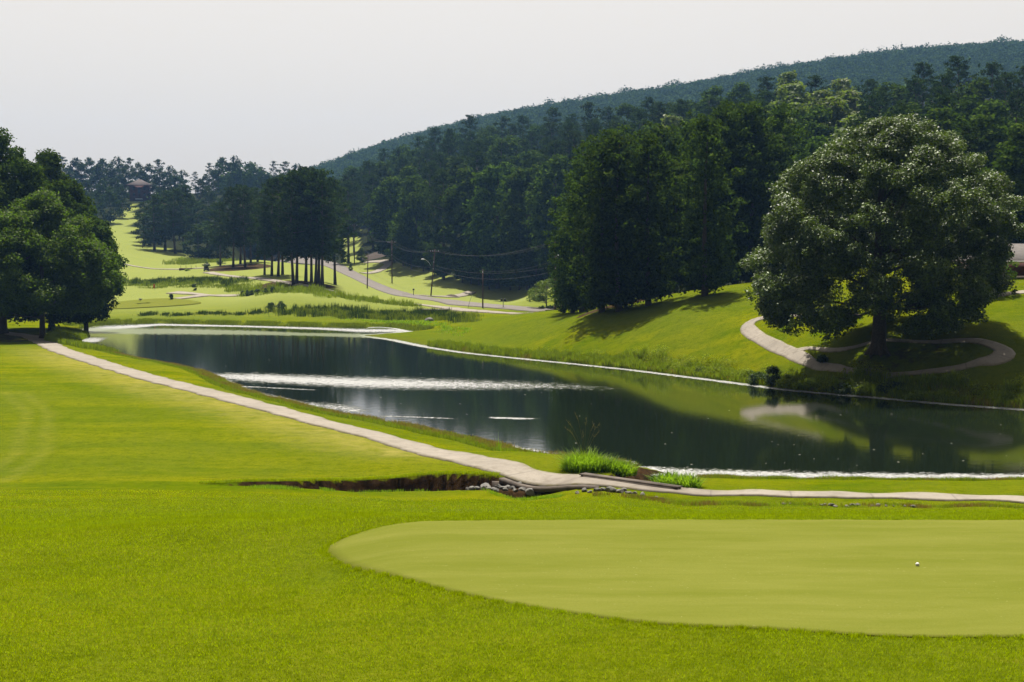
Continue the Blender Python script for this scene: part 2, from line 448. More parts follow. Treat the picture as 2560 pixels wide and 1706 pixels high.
# ---- grid
def lines(segs):
    out = []
    for a, b, s in segs:
        n = max(1, int(round((b - a) / s))); out += list(np.linspace(a, b, n, endpoint=False))
    return np.array(out + [segs[-1][1]])
XL = lines([(-1250, -300, 50), (-300, -120, 6), (-120, -45, 1.6), (-45, 45, .5), (45, 120, 1.6), (120, 300, 6), (300, 1250, 50)])
YL = lines([(-80, 4, 12), (4, 11, 1.5), (11, 26, .5), (26, 60, .8), (60, 76, .16), (76, 136, .6), (136, 200, 1.0), (200, 300, 1.6), (300, 480, 3), (480, 900, 12), (900, 2300, 50)])
GX, GY = np.meshgrid(XL, YL)
GZ = ground(GX, GY)
nx, ny = len(XL), len(YL)
idx = np.arange(nx * ny).reshape(ny, nx)
quads = np.stack([idx[:-1, :-1], idx[:-1, 1:], idx[1:, 1:], idx[1:, :-1]], -1).reshape(-1, 4)

# ---- ground zones
PATH_PX = [(-260, 826, .85), (-60, 828, .85), (60, 838, .85), (110, 856, .85), (150, 877, .85), (230, 903, .85), (341, 937, .8), (420, 957, .8), (501, 975, .8), (628, 1009, .8), (756, 1041, .8), (900, 1077, .85), (1000, 1102, .9), (1100, 1128, .95),
           (1200, 1154, .97), (1285, 1174, 1.0), (1370, 1189, 1.0), (1440, 1199, 1.0), (1506, 1208, 1.0), (1608, 1219, 1.0), (1710, 1227, 1.0), (1850, 1231, 1.0), (2000, 1235, 1.0), (2280, 1241, 1.0), (2560, 1247, 1.0), (3000, 1255, 1.0)]
PATH = [PZ(a, b, c)[:2] for a, b, c in PATH_PX]
dpth, _, psg = dist_line(GX, GY, PATH)
dry = (1 - ss(1.5, 8.5, dpth)) * (psg < 0) * ss(72, 80, GY) * (1 - ss(150, 175, GY))
dry = np.maximum(dry, (1 - ss(.7, 1.25, np.hypot((GX + 6.0) / 1.6, (GY - 77.5) / 1.6))) * 1.2)
trk = np.zeros_like(GX)
for o_t in (-.75, .75):
    dt_, _, _ = dist_line(GX, GY, [(-25.2 + o_t, 66), (-27.0 + o_t, 78), (-33 + o_t, 97), (-40 + o_t, 112)])
    trk = np.maximum(trk, 1 - ss(.18, .5, dt_))
dry = np.maximum(dry * .6, trk * .15)
gpx, gpy = proj(GX, GY, GZ)
dip = sdf_poly(GX, GY, POND)
dl, par, sg = dist_line(GX, GY, LIP)
side = -sg * dl + .10 * wob(GX, GY, 1.9, 6) + .045 * wob(GX, GY, .6, 8)
dep = np.interp(par, range(len(DEP)), DEP); wd = np.interp(par, range(len(WID)), WID)
inl = (par > .001) & (par < len(LIP) - 1.001)
dirt = np.where(inl, ss(-.12, .08, side) * (1 - ss(wd * .5, wd * .72, side)) * np.clip(dep * 1.6, 0, 1), 0)
dc, pc, _ = dist_line(GX, GY, CHAN)
dirt = np.maximum(dirt, (1 - ss(1.2, 1.7, dc)) * (GY > 65) * (GY < 76))
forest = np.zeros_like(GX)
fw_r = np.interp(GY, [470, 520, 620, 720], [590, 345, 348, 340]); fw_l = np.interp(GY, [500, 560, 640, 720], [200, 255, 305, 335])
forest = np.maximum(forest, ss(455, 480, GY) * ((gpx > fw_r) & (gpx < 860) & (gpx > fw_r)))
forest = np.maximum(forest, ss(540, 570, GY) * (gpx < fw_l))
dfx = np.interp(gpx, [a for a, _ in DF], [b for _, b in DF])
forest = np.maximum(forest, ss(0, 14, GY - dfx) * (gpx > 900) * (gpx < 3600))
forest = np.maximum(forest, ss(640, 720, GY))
ell = lambda px, Y, rx, ry: 1 - ss(.8, 1.15, np.hypot((GX - (px - CX) / F * Y) / rx, (GY - Y) / ry))
# mulch under the pine stands and the loop island of the oak
mulch = np.maximum.reduce([ell(1530, 174, 4.5, 2.5), ell(1625, 177, 3, 2), ell(740, 318, 9, 14), ell(600, 385, 9, 14)])
mulch = np.maximum(mulch, ell(2260, 121.2, 7.5, 2.2) * .42)
mulch = np.maximum(mulch, ell(20, 188, 9, 12) * .5)
grid_attrs = dict(dirt=dirt.ravel(), dry=dry.ravel(), forest=forest.ravel(), mulch=mulch.ravel(), shore=(1 - ss(0, 3.0, dip)).ravel(),
                  meadow=(ss(235, 300, GY) * (1 - ss(1180, 1500, gpx) * (GY < 330))).ravel())

def grassmat():
    m, nt, out = newmat('mown_grass')
    tc = N(nt, 'ShaderNodeTexCoord').outputs['Object']
    big = noise(nt, .035, 4, .6, tc); mid = noise(nt, .22, 4, .65, tc); sm = noise(nt, 1.6, 5, .75, tc); fine = noise(nt, 11, 4, .8, tc)
    mp = N(nt, 'ShaderNodeMapping'); mp.inputs['Scale'].default_value = (.10, .55, 1); nt.links.new(tc, mp.inputs[0])
    mp2 = N(nt, 'ShaderNodeMapping'); mp2.inputs['Rotation'].default_value = (0, 0, .35); nt.links.new(mp.outputs[0], mp2.inputs[0])
    band = noise(nt, .6, 4, .6, mp2.outputs[0])
    c = mix(nt, ramp(nt, mid, [(.36, 0.0), (.64, 1.0)]), (0.0485, 0.0799, 0.0007), (0.0941, 0.1112, 0.0010))
    c = mix(nt, ramp(nt, band, [(.42, 0.0), (.60, .9)]), c, (0.1255, 0.1312, 0.0017))
    c = mix(nt, ramp(nt, big, [(.40, .0), (.58, .8)]), c, (0.0713, 0.0941, 0.0064))
    c = mix(nt, ramp(nt, sm, [(.30, .7), (.5, 0.0)]), c, (0.0314, 0.0513, 0.0008))
    c = mix(nt, ramp(nt, sm, [(.56, 0.0), (.8, .5)]), c, (0.1426, 0.1283, 0.0143))
    c = mix(nt, ramp(nt, fine, [(.3, .8), (.52, 0.0)]), c, (0.0314, 0.0485, 0.0006))
    c = mix(nt, ramp(nt, fine, [(.56, 0.0), (.76, .5)]), c, (0.1498, 0.1740, 0.0057))
    far = attr(nt, 'meadow')
    c = mix(nt, math_(nt, 'MULTIPLY', far, .85), c, mix(nt, mid, (.150, .178, .045), (.190, .205, .060)))
    mu = attr(nt, 'mulch'); nn = noise(nt, .9, 5, .7, tc)
    c = mix(nt, math_(nt, 'MULTIPLY', attr(nt, 'dry'), ramp(nt, nn, [(.28, .15), (.62, .95)])), c, (.235, .200, .055))
    c = mix(nt, ramp(nt, math_(nt, 'ADD', mu, math_(nt, 'MULTIPLY', nn, .9)), [(.85, 0.0), (1.15, 1.0)]), c, (0.0403, 0.0279, 0.0139))
    sh = attr(nt, 'shore')
    c = mix(nt, math_(nt, 'MULTIPLY', sh, ramp(nt, nn, [(.35, 0.0), (.6, .85)])), c, (0.0620, 0.0620, 0.0093))
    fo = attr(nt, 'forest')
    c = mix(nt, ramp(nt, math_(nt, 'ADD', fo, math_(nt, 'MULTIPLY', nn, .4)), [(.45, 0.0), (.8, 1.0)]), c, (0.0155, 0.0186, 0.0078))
    dt = attr(nt, 'dirt')
    soil = mix(nt, ramp(nt, noise(nt, 2.2, 5, .75, tc), [(.35, 0.0), (.7, 1.0)]), (.012, .009, .005), (.050, .028, .013))
    c = mix(nt, ramp(nt, math_(nt, 'ADD', dt, math_(nt, 'MULTIPLY', noise(nt, 3.5, 4, .7, tc), .5)), [(.6, 0.0), (.8, 1.0)]), c, soil)
    p = N(nt, 'ShaderNodeBsdfDiffuse'); nt.links.new(c, p.inputs['Color'])
    h = math_(nt, 'ADD', math_(nt, 'MULTIPLY', sm, 2.0), fine)
    bp = N(nt, 'ShaderNodeBump'); bp.inputs['Strength'].default_value = .7; bp.inputs['Distance'].default_value = .07
    nt.links.new(h, bp.inputs['Height']); nt.links.new(bp.outputs[0], p.inputs['Normal'])
    nt.links.new(p.outputs[0], out.inputs[0]); return m
M['grass'] = grassmat()
g = mesh_np('ground', np.stack([GX, GY, GZ], -1).reshape(-1, 3), quads, M['grass'], smooth=True, attrs=grid_attrs)
tag(g, kind='structure')

# ------------------------------------------------------------------ pond water
def band(px, py, pts, hw):
    """1 near the polyline pts [(px,py)...] in half height hw"""
    x = np.array([a for a, _ in pts]); y = np.array([b for _, b in pts])
    c = np.interp(px, x, y); h = np.interp(px, x, hw) if isinstance(hw, (list, tuple)) else hw
    e = np.clip(np.minimum(px - x[0], x[-1] - px) / 50 + .3, 0, 1)
    return np.clip(1.15 - .85 * np.abs(py - c) / h, 0, 1) * e
WX = lines([(-90, 70, .55)]); WY = lines([(62, 135, .35), (135, 255, .8)])
wx, wy = np.meshgrid(WX, WY)
wd_ = sdf_poly(wx, wy, POND)
wpx, wpy = proj(wx, wy, np.zeros_like(wx))
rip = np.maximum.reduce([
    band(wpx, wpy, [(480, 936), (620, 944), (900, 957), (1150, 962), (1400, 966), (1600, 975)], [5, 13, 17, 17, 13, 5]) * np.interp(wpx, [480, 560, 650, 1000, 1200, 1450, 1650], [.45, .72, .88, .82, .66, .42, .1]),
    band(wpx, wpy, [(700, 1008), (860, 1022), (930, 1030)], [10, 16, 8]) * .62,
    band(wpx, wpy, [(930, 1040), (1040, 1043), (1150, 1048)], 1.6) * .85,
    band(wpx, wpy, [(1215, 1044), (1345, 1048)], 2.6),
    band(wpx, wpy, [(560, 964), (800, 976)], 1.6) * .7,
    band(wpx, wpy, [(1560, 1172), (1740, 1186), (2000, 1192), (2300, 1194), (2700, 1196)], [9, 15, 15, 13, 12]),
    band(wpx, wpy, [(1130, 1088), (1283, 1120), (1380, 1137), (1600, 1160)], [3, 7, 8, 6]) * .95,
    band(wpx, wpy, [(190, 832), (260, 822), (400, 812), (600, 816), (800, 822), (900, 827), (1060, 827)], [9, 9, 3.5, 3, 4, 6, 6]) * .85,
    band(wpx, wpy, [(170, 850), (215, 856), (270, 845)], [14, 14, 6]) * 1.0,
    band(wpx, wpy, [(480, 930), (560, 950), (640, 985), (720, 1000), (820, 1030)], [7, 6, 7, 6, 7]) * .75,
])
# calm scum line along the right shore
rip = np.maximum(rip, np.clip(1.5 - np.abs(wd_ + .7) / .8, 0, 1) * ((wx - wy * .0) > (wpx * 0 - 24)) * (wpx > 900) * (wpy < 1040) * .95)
alg = np.maximum.reduce([
    band(wpx, wpy, [(200, 828), (420, 829), (620, 832), (760, 836), (1000, 842)], [12, 12, 9, 6, 9]) * .9,
    np.clip(1.4 - np.abs(wd_ + .5) / 1.1, 0, 1) * (wpx > 940) * (wpy < 1040) * .55,
    (1 - ss(0, 2.5, -wd_)) * .4 * (wpx < 1200) * (wpy > 860)])
wi = np.arange(wx.size).reshape(wx.shape)
wq = np.stack([wi[:-1, :-1], wi[:-1, 1:], wi[1:, 1:], wi[1:, :-1]], -1).reshape(-1, 4)
keep = (wd_.ravel()[wq].min(1) < 2.0) & (wx.ravel()[wq].max(1) < 69)
wq = wq[keep]
used = np.unique(wq); remap = np.full(wx.size, -1); remap[used] = np.arange(len(used))
def watermat():
    m, nt, out = newmat('pond_water')
    tc = N(nt, 'ShaderNodeTexCoord').outputs['Object']
    r = attr(nt, 'ripple'); a = attr(nt, 'algae')
    st = noise(nt, 1.1, 6, .75, tc); fl = noise(nt, 3.5, 4, .7, tc)
    f3 = noise(nt, 4.2, 3, .8, tc)
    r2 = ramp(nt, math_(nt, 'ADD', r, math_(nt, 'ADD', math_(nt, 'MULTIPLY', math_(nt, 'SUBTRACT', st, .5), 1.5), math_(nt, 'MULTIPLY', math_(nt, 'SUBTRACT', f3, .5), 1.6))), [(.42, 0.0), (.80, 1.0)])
    a2 = ramp(nt, math_(nt, 'ADD', a, math_(nt, 'MULTIPLY', math_(nt, 'SUBTRACT', st, .5), 1.6)), [(.5, 0.0), (.7, 1.0)])
    # fine wind waves; choppier where the breeze touches the water
    w1 = noise(nt, 1.3, 3, .55, tc); w2 = noise(nt, 6.0, 4, .6, tc)
    hgt = math_(nt, 'ADD', math_(nt, 'MULTIPLY', w1, .0028), math_(nt, 'MULTIPLY', w2, math_(nt, 'ADD', .0004, math_(nt, 'MULTIPLY', r2, .045))))
    bp = N(nt, 'ShaderNodeBump'); bp.inputs['Strength'].default_value = 1.0; bp.inputs['Distance'].default_value = 1.0
    nt.links.new(hgt, bp.inputs['Height'])
    b = N(nt, 'ShaderNodeBsdfPrincipled'); b.inputs['IOR'].default_value = 1.45
    b.inputs['Base Color'].default_value = (.006, .010, .005, 1)
    b.inputs['Specular IOR Level'].default_value = .5
    nt.links.new(math_(nt, 'ADD', .055, math_(nt, 'MULTIPLY', r2, .32)), b.inputs['Roughness'])
    nt.links.new(bp.outputs[0], b.inputs['Normal'])
    d = N(nt, 'ShaderNodeBsdfPrincipled')
    nt.links.new(mix(nt, fl, (.035, .055, .006), (.10, .12, .03)), d.inputs['Base Color']); d.inputs['Roughness'].default_value = .45
    film = N(nt, 'ShaderNodeBsdfDiffuse'); film.inputs['Color'].default_value = (.50, .50, .49, 1)   # sky and sun glare painted as pale diffuse colour on ripples; also shore scum
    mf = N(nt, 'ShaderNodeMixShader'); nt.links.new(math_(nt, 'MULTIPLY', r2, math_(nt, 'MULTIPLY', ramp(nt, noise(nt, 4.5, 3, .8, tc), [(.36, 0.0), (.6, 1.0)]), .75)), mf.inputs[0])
    nt.links.new(b.outputs[0], mf.inputs[1]); nt.links.new(film.outputs[0], mf.inputs[2])  # film: painted sky and sun glare, and shore scum, mixed over the water
    mx = N(nt, 'ShaderNodeMixShader'); nt.links.new(math_(nt, 'MULTIPLY', a2, .8), mx.inputs[0])
    nt.links.new(mf.outputs[0], mx.inputs[1]); nt.links.new(d.outputs[0], mx.inputs[2])
    nt.links.new(mx.outputs[0], out.inputs[0]); return m
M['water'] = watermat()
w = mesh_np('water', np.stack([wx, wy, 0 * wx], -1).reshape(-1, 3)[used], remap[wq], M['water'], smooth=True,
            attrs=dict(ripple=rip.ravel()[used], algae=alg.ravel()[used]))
tag(w, kind='structure')

def smooth_line(pts, step):
    pts = np.asarray(pts, float); out = []
    m = len(pts)
    for i in range(m - 1):
        p0, p1, p2, p3 = pts[max(i - 1, 0)], pts[i], pts[i + 1], pts[min(i + 2, m - 1)]
        n = max(2, int(np.linalg.norm(p2 - p1) / step))
        for t in np.linspace(0, 1, n, endpoint=False):
            out.append(.5 * ((2 * p1) + (-p0 + p2) * t + (2 * p0 - 5 * p1 + 4 * p2 - p3) * t * t + (-p0 + 3 * p1 - 3 * p2 + p3) * t ** 3))
    out.append(pts[-1]); return np.array(out)

def strip(name, ctr, width, lift, mat, step=.6, thick=.12, carve=False, edge_wob=.08, ncr=7):
    c = smooth_line(ctr, step)
    t = np.gradient(c, axis=0); t /= np.linalg.norm(t, axis=1)[:, None]
    nrm = np.stack([-t[:, 1], t[:, 0]], 1)
    s = np.concatenate([[0], np.cumsum(np.linalg.norm(np.diff(c, axis=0), axis=1))])
    off = np.linspace(-1, 1, ncr)
    wl = width / 2 * np.ones(len(c)) if np.isscalar(width) else np.interp(s, np.concatenate([[0], np.cumsum(np.linalg.norm(np.diff(np.asarray(ctr, float), axis=0), axis=1))]) * s[-1] / np.linalg.norm(np.diff(np.asarray(ctr, float), axis=0), axis=1).sum(), width) / 2
    wl = wl + edge_wob * (np.sin(s * 1.1) + .6 * np.sin(s * 2.7 + 1))
    X = c[:, 0:1] + nrm[:, 0:1] * off * wl[:, None]; Y = c[:, 1:2] + nrm[:, 1:2] * off * wl[:, None]
    Z = ground(X, Y, carve)
    Zt = Z + lift
    # add skirts
    X = np.concatenate([X[:, :1], X, X[:, -1:]], 1); Y = np.concatenate([Y[:, :1], Y, Y[:, -1:]], 1)
    Z2 = np.concatenate([Zt[:, :1] - thick, Zt, Zt[:, -1:] - thick], 1)
    n, k = X.shape
    ii = np.arange(n * k).reshape(n, k)
    q = np.stack([ii[:-1, :-1], ii[1:, :-1], ii[1:, 1:], ii[:-1, 1:]], -1).reshape(-1, 4)[:, ::-1]
    q = np.concatenate([q, np.stack([ii[:-1, -1], ii[:-1, 0], ii[1:, 0], ii[1:, -1]], -1)])
    al = np.repeat(s[:, None], k, 1); ed = np.concatenate([[1], np.abs(off), [1]])[None] * np.ones((n, 1))
    sn = 1 - ss(2.0, 4.6, np.hypot((X - 5.6) / 1.5, Y - 65.9))
    o = mesh_np(name, np.stack([X, Y, Z2], -1).reshape(-1, 3), q, mat, attrs=dict(along=al.ravel(), edge=ed.ravel(), stain=sn.ravel()))
    tag(o, kind='structure'); return o, c

PATH_PX = [(-260, 826, .85), (-60, 828, .85), (60, 838, .85), (110, 856, .85), (150, 877, .85), (230, 903, .85), (341, 937, .8), (420, 957, .8), (501, 975, .8), (628, 1009, .8), (756, 1041, .8), (900, 1077, .85), (1000, 1102, .9), (1100, 1128, .95),
           (1200, 1154, .97), (1285, 1174, 1.0), (1370, 1189, 1.0), (1440, 1199, 1.0), (1506, 1208, 1.0), (1608, 1219, 1.0), (1710, 1227, 1.0), (1850, 1231, 1.0), (2000, 1235, 1.0), (2280, 1241, 1.0), (2560, 1247, 1.0), (3000, 1255, 1.0)]
PATH = [PZ(a, b, c)[:2] for a, b, c in PATH_PX]
strip('path', PATH, [2.6] * 14 + [2.4, 2.2, 2.2, 2.3, 2.4, 2.0, 1.5] + [1.4] * 5, .07, M['path'], .5, .2)
SIDE_PX = [(2060, 787, 152), (1990, 789, 151), (1925, 794, 149.5), (1885, 803, 148), (1868, 818, 146.5), (1885, 838, 143.5), (1920, 858, 140), (1965, 879, 136.5), (2010, 899, 132), (2075, 920, 126.5), (2155, 931, 122), (2284, 934, 118.5), (2397, 922, 117.5), (2478, 903, 118.5),
           (2512, 884, 120.8), (2480, 864, 123.5), (2397, 853, 126.3), (2284, 856, 129), (2155, 865, 131.5), (2040, 874, 134), (1985, 880, 135.5)]
LOOP = [hit(a, b) for a, b, y in SIDE_PX]
strip('path', LOOP, [1.0, 1.0, 1.1, 1.3, 1.5, 1.5, 1.4, 1.3, 1.2, .8, .6, .6, .9, 1.5, 1.7, 1.4, .8, .5, .5, .5, .7], .07, M['path'], .5, .2, edge_wob=.03)
FAR_PX = [(519, 682, 370), (548, 689, 360), (596, 694, 350), (643, 701, 340), (679, 708, 331), (765, 718, 312), (825, 727, 304), (873, 739, 298), (950, 748, 293), (1041, 756, 288), (1085, 761, 281), (1127, 768, 272), (1175, 777, 260), (1232, 783, 250), (1300, 789, 240), (1380, 796, 228)]
strip('path', [P(a, b, y)[:2] for a, b, y in FAR_PX], 2.6, .16, M['path'], 1.5, .4)
strip('path', [P(a, b, y)[:2] for a, b, y in [(430, 735, 306), (486, 742, 299), (530, 743, 298), (570, 739, 301), (620, 735, 304)]], 2.8, .16, M['path'], 1, .4)
strip('path', [P(a, b, y)[:2] for a, b, y in [(440, 753, 289), (480, 749, 292), (515, 744, 297)]], 2.4, .18, M['path'], 1, .4)
strip('path', [P(a, b, y)[:2] for a, b, y in [(290, 660, 428), (330, 666, 420), (420, 672, 410), (470, 674, 402), (520, 676, 396), (620, 676, 392)]], 1.8, .16, M['path'], 2, .4)
strip('path', [hit(a, b) for a, b in [(2440, 743), (2490, 738), (2560, 732), (2700, 722)]], 1.2, .07, M['path'], .8, .2)
strip('road', [P(a, b, y)[:2] for a, b, y in ROAD], 7.4, .14, M['asphalt'], 1.5, .35, edge_wob=.05)
strip('driveway', [P(a, b, y)[:2] for a, b, y in [(1015, 737, 352), (1060, 735, 356), (1110, 732, 361), (1155, 724, 372), (1180, 720, 380)]], 2.8, .2, M['path'], 1.5, .4)
strip('driveway', [P(a, b, y)[:2] for a, b, y in [(1330, 773, 262), (1390, 768, 266), (1440, 760, 276), (1480, 755, 284)]], 3.0, .2, M['path'], 1.5, .4)
strip('driveway', [P(a, b, y)[:2] for a, b, y in [(908, 677, 432), (935, 673, 437), (960, 667, 446), (972, 662, 455), (945, 660, 462), (915, 660, 466)]], 3.0, .2, M['path'], 1.5, .4)

# putting green: closely mown sheet just above the lawn
GREEN_PX = [(816, 1349), (835, 1369), (870, 1390), (930, 1419), (1000, 1445), (1100, 1476), (1200, 1500), (1300, 1520), (1400, 1536), (1550, 1556), (1700, 1571), (1850, 1580), (2000, 1588), (2300, 1599), (2560, 1606), (2900, 1612), (3200, 1590),
            (3350, 1500), (3300, 1400), (3100, 1325), (2800, 1303), (2560, 1298.5), (2000, 1297), (1500, 1297), (1250, 1299.5), (1050, 1305), (930, 1315), (860, 1327), (825, 1338)]
GREEN = np.array([PZ(a, b, 8.05)[:2] for a, b in GREEN_PX])
GREEN = smooth_line(np.concatenate([GREEN, GREEN[:1]]), .25)[:-1]
cen = GREEN.mean(0); rings = 30; V = []; 
for r in range(rings + 1):
    V.append(cen + (GREEN - cen) * (1 - (1 - r / rings) ** 1.0 if r else 0.0))
V = np.concatenate(V); n = len(GREEN)
Z = ground(V[:, 0], V[:, 1]) + .012
V3 = np.concatenate([np.column_stack([V, Z]), np.column_stack([GREEN, ground(GREEN[:, 0], GREEN[:, 1]) - .05])])
q = np.array([[r * n + k, r * n + (k + 1) % n, (r + 1) * n + (k + 1) % n, (r + 1) * n + k] for r in range(1, rings + 1) for k in range(n)])
q = q[:, ::-1]; tcap = np.array([[0, n + (k + 1) % n, n + k] for k in range(n)])[:, ::-1]
def greenmat():
    m, nt, out = newmat('putting_turf')
    tc = N(nt, 'ShaderNodeTexCoord').outputs['Object']
    mp = N(nt, 'ShaderNodeMapping'); mp.inputs['Scale'].default_value = (.5, 2.6, 1); nt.links.new(tc, mp.inputs[0])
    a = noise(nt, .8, 5, .6, mp.outputs[0]); b_ = noise(nt, 4, 4, .7, mp.outputs[0]); f = noise(nt, 60, 3, .7, tc)
    c = mix(nt, ramp(nt, a, [(.35, 0.0), (.65, 1.0)]), (.096, .108, .016), (.118, .125, .024))
    c = mix(nt, ramp(nt, b_, [(.56, 0.0), (.78, .4)]), c, (.15, .14, .034))
    c = mix(nt, ramp(nt, f, [(.3, .4), (.55, 0.0)]), c, (.066, .082, .005))
    c = mix(nt, ramp(nt, noise(nt, 22, 2, .5, tc), [(.70, 0.0), (.76, .5)]), c, (.20, .19, .08))
    p = N(nt, 'ShaderNodeBsdfDiffuse'); nt.links.new(c, p.inputs['Color'])
    bp = N(nt, 'ShaderNodeBump'); bp.inputs['Strength'].default_value = .4; bp.inputs['Distance'].default_value = .006
    nt.links.new(f, bp.inputs['Height']); nt.links.new(bp.outputs[0], p.inputs['Normal'])
    nt.links.new(p.outputs[0], out.inputs[0]); return m
M['green'] = greenmat()
tag(mesh_np('putting_green', V3, [q, tcap], M['green'], smooth=False), kind='structure')
g2 = np.array([P(a, b, y)[:2] for a, b, y in [(250, 752, 288.5), (330, 748, 292), (420, 750, 290.5), (480, 757, 284.5), (500, 764, 279), (420, 769, 275), (300, 769, 274), (230, 763, 279)]])
g2 = smooth_line(np.concatenate([g2, g2[:1]]), 1.0)[:-1]; c2 = g2.mean(0); n = len(g2)
V = np.concatenate([c2 + (g2 - c2) * r / 8 for r in range(9)]); Z = ground(V[:, 0], V[:, 1]) + .13
q = np.array([[r * n + k, r * n + (k + 1) % n, (r + 1) * n + (k + 1) % n, (r + 1) * n + k] for r in range(8) for k in range(n)])
V3 = np.concatenate([np.column_stack([V, Z]), np.column_stack([g2, ground(g2[:, 0], g2[:, 1]) - .2])])
q = np.concatenate([q[n:], np.array([[8 * n + k, 8 * n + (k + 1) % n, 9 * n + (k + 1) % n, 9 * n + k] for k in range(n)])])
tcap = np.array([[0, n + k, n + (k + 1) % n] for k in range(n)])
tag(mesh_np('putting_green', V3, [q, tcap], M['green']), kind='structure')

# ------------------------------------------------------------------ foliage builders
def quads_at(c, nrm, L, Wd, rng, roll=None):
    """leaf shaped quads (tip, side, base, side) centred at c, facing nrm"""
    n = len(c)
    nrm = nrm / (np.linalg.norm(nrm, axis=1)[:, None] + 1e-9)
    a = rng.normal(size=(n, 3)); t = np.cross(nrm, a); t /= np.linalg.norm(t, axis=1)[:, None] + 1e-9
    b = np.cross(nrm, t)
    L = np.broadcast_to(L, (n,))[:, None]; Wd = np.broadcast_to(Wd, (n,))[:, None]
    V = np.stack([c - t * L / 2, c + b * Wd / 2 - t * L * .05, c + t * L / 2, c - b * Wd / 2 - t * L * .05], 1).reshape(-1, 3)
    return V, np.arange(n * 4).reshape(n, 4)

def clump_leaves(centres, radii, per, L, rng, flat=.65, shell=.5, up=.5, wr=.6, cen=None):
    """leaves spread through each clump; they face outwards and up"""
    k = len(centres)
    cnt = np.maximum(3, (per * (radii / radii.mean()) ** 2).astype(int))
    ci = np.repeat(np.arange(k), cnt)
    d = rng.normal(size=(len(ci), 3)); d /= np.linalg.norm(d, axis=1)[:, None]
    r = (shell + (1 - shell) * rng.random(len(ci))) * np.where(rng.random(len(ci)) < .12, 1.25, 1)
    off = d * (r * radii[ci])[:, None]; off[:, 2] *= flat
    c = centres[ci] + off
    nrm = d * .8 + rng.normal(size=d.shape) * .7 + np.array([0, 0, up])
    ll = L * rng.uniform(.6, 1.3, len(ci))
    return quads_at(c, nrm, ll, ll * wr, rng)

def limbs(mb, base, targets, r0, rng, n=5):
    """curved limbs leaving the trunk for some of the clumps"""
    for t in targets:
        h = base(t[2]); p0 = h
        mid = p0 * .5 + t * .5 + np.array([0, 0, -.06 * np.linalg.norm(t - p0)]) + rng.normal(size=3) * .15
        pts = [p0, p0 * .6 + mid * .4, mid, mid * .45 + t * .55, t]
        mb.tube(pts, [r0, r0 * .75, r0 * .5, r0 * .3, r0 * .1], n, cap=False)

def broadleaf(seed, Ht, R, z0, prof, ncl, per, L, rc, tr, name='broadleaf_tree', inner=.25, flat=.7, leafm=None, nlimb=14, squash=(1, 1), lobes=.12, wr=.6, shell=.5):
    """prof: list of (height fraction of the crown, radius fraction)"""
    rng = np.random.default_rng(seed)
    px_, pr_ = [a for a, _ in prof], [b for _, b in prof]
    cs = []; rr = []
    while len(cs) < ncl:
        t = rng.random()
        Rt = np.interp(t, px_, pr_)
        if rng.random() > Rt + .12: continue
        a = rng.uniform(0, 6.283)
        lob = 1 + lobes * math.sin(3 * a + seed + 3 * t) + lobes * .8 * math.sin(5 * a - seed * 2 + 6 * t)
        f = math.sqrt(rng.uniform(.66, 1.0)) if rng.random() > inner else math.sqrt(rng.uniform(.02, .66))
        rad = max(0.0, R * Rt * lob - rc * .55) * f
        cs.append([math.cos(a) * rad * squash[0], math.sin(a) * rad * squash[1], z0 + t * (Ht - z0 - rc * .5)])
        rr.append(rc * rng.uniform(.6, 1.3))
    cs = np.array(cs); rr = np.array(rr)
    Vl, Ql = clump_leaves(cs, rr, per, L, rng, flat, shell=shell, wr=wr)
    bend = rng.normal(size=2) * R * .04
    def axis(z):
        z = np.clip(z, 0, Ht * .85); f = z / Ht
        return np.array([bend[0] * f * f, bend[1] * f * f, z])
    mb = MB()
    zs = np.linspace(0, Ht * .82, 9)
    fl = [1.55, 1.05] + [1 - .82 * (i / 8) for i in range(2, 9)]
    zs[1] = Ht * .035
    mb.tube([axis(z) for z in zs], [tr * f for f in fl], 10)
    pick = rng.choice(len(cs), min(nlimb, len(cs)), replace=False)
    limbs(mb, lambda z: axis(max(z0 * .75, z * .62)), cs[pick], tr * .42, rng)
    root = empty(name, (0, 0, 0))
    mb.build('trunk', M['bark'], root, True)
    mesh_np('crown', Vl, Ql, leafm or M['broad'], root)
    return root

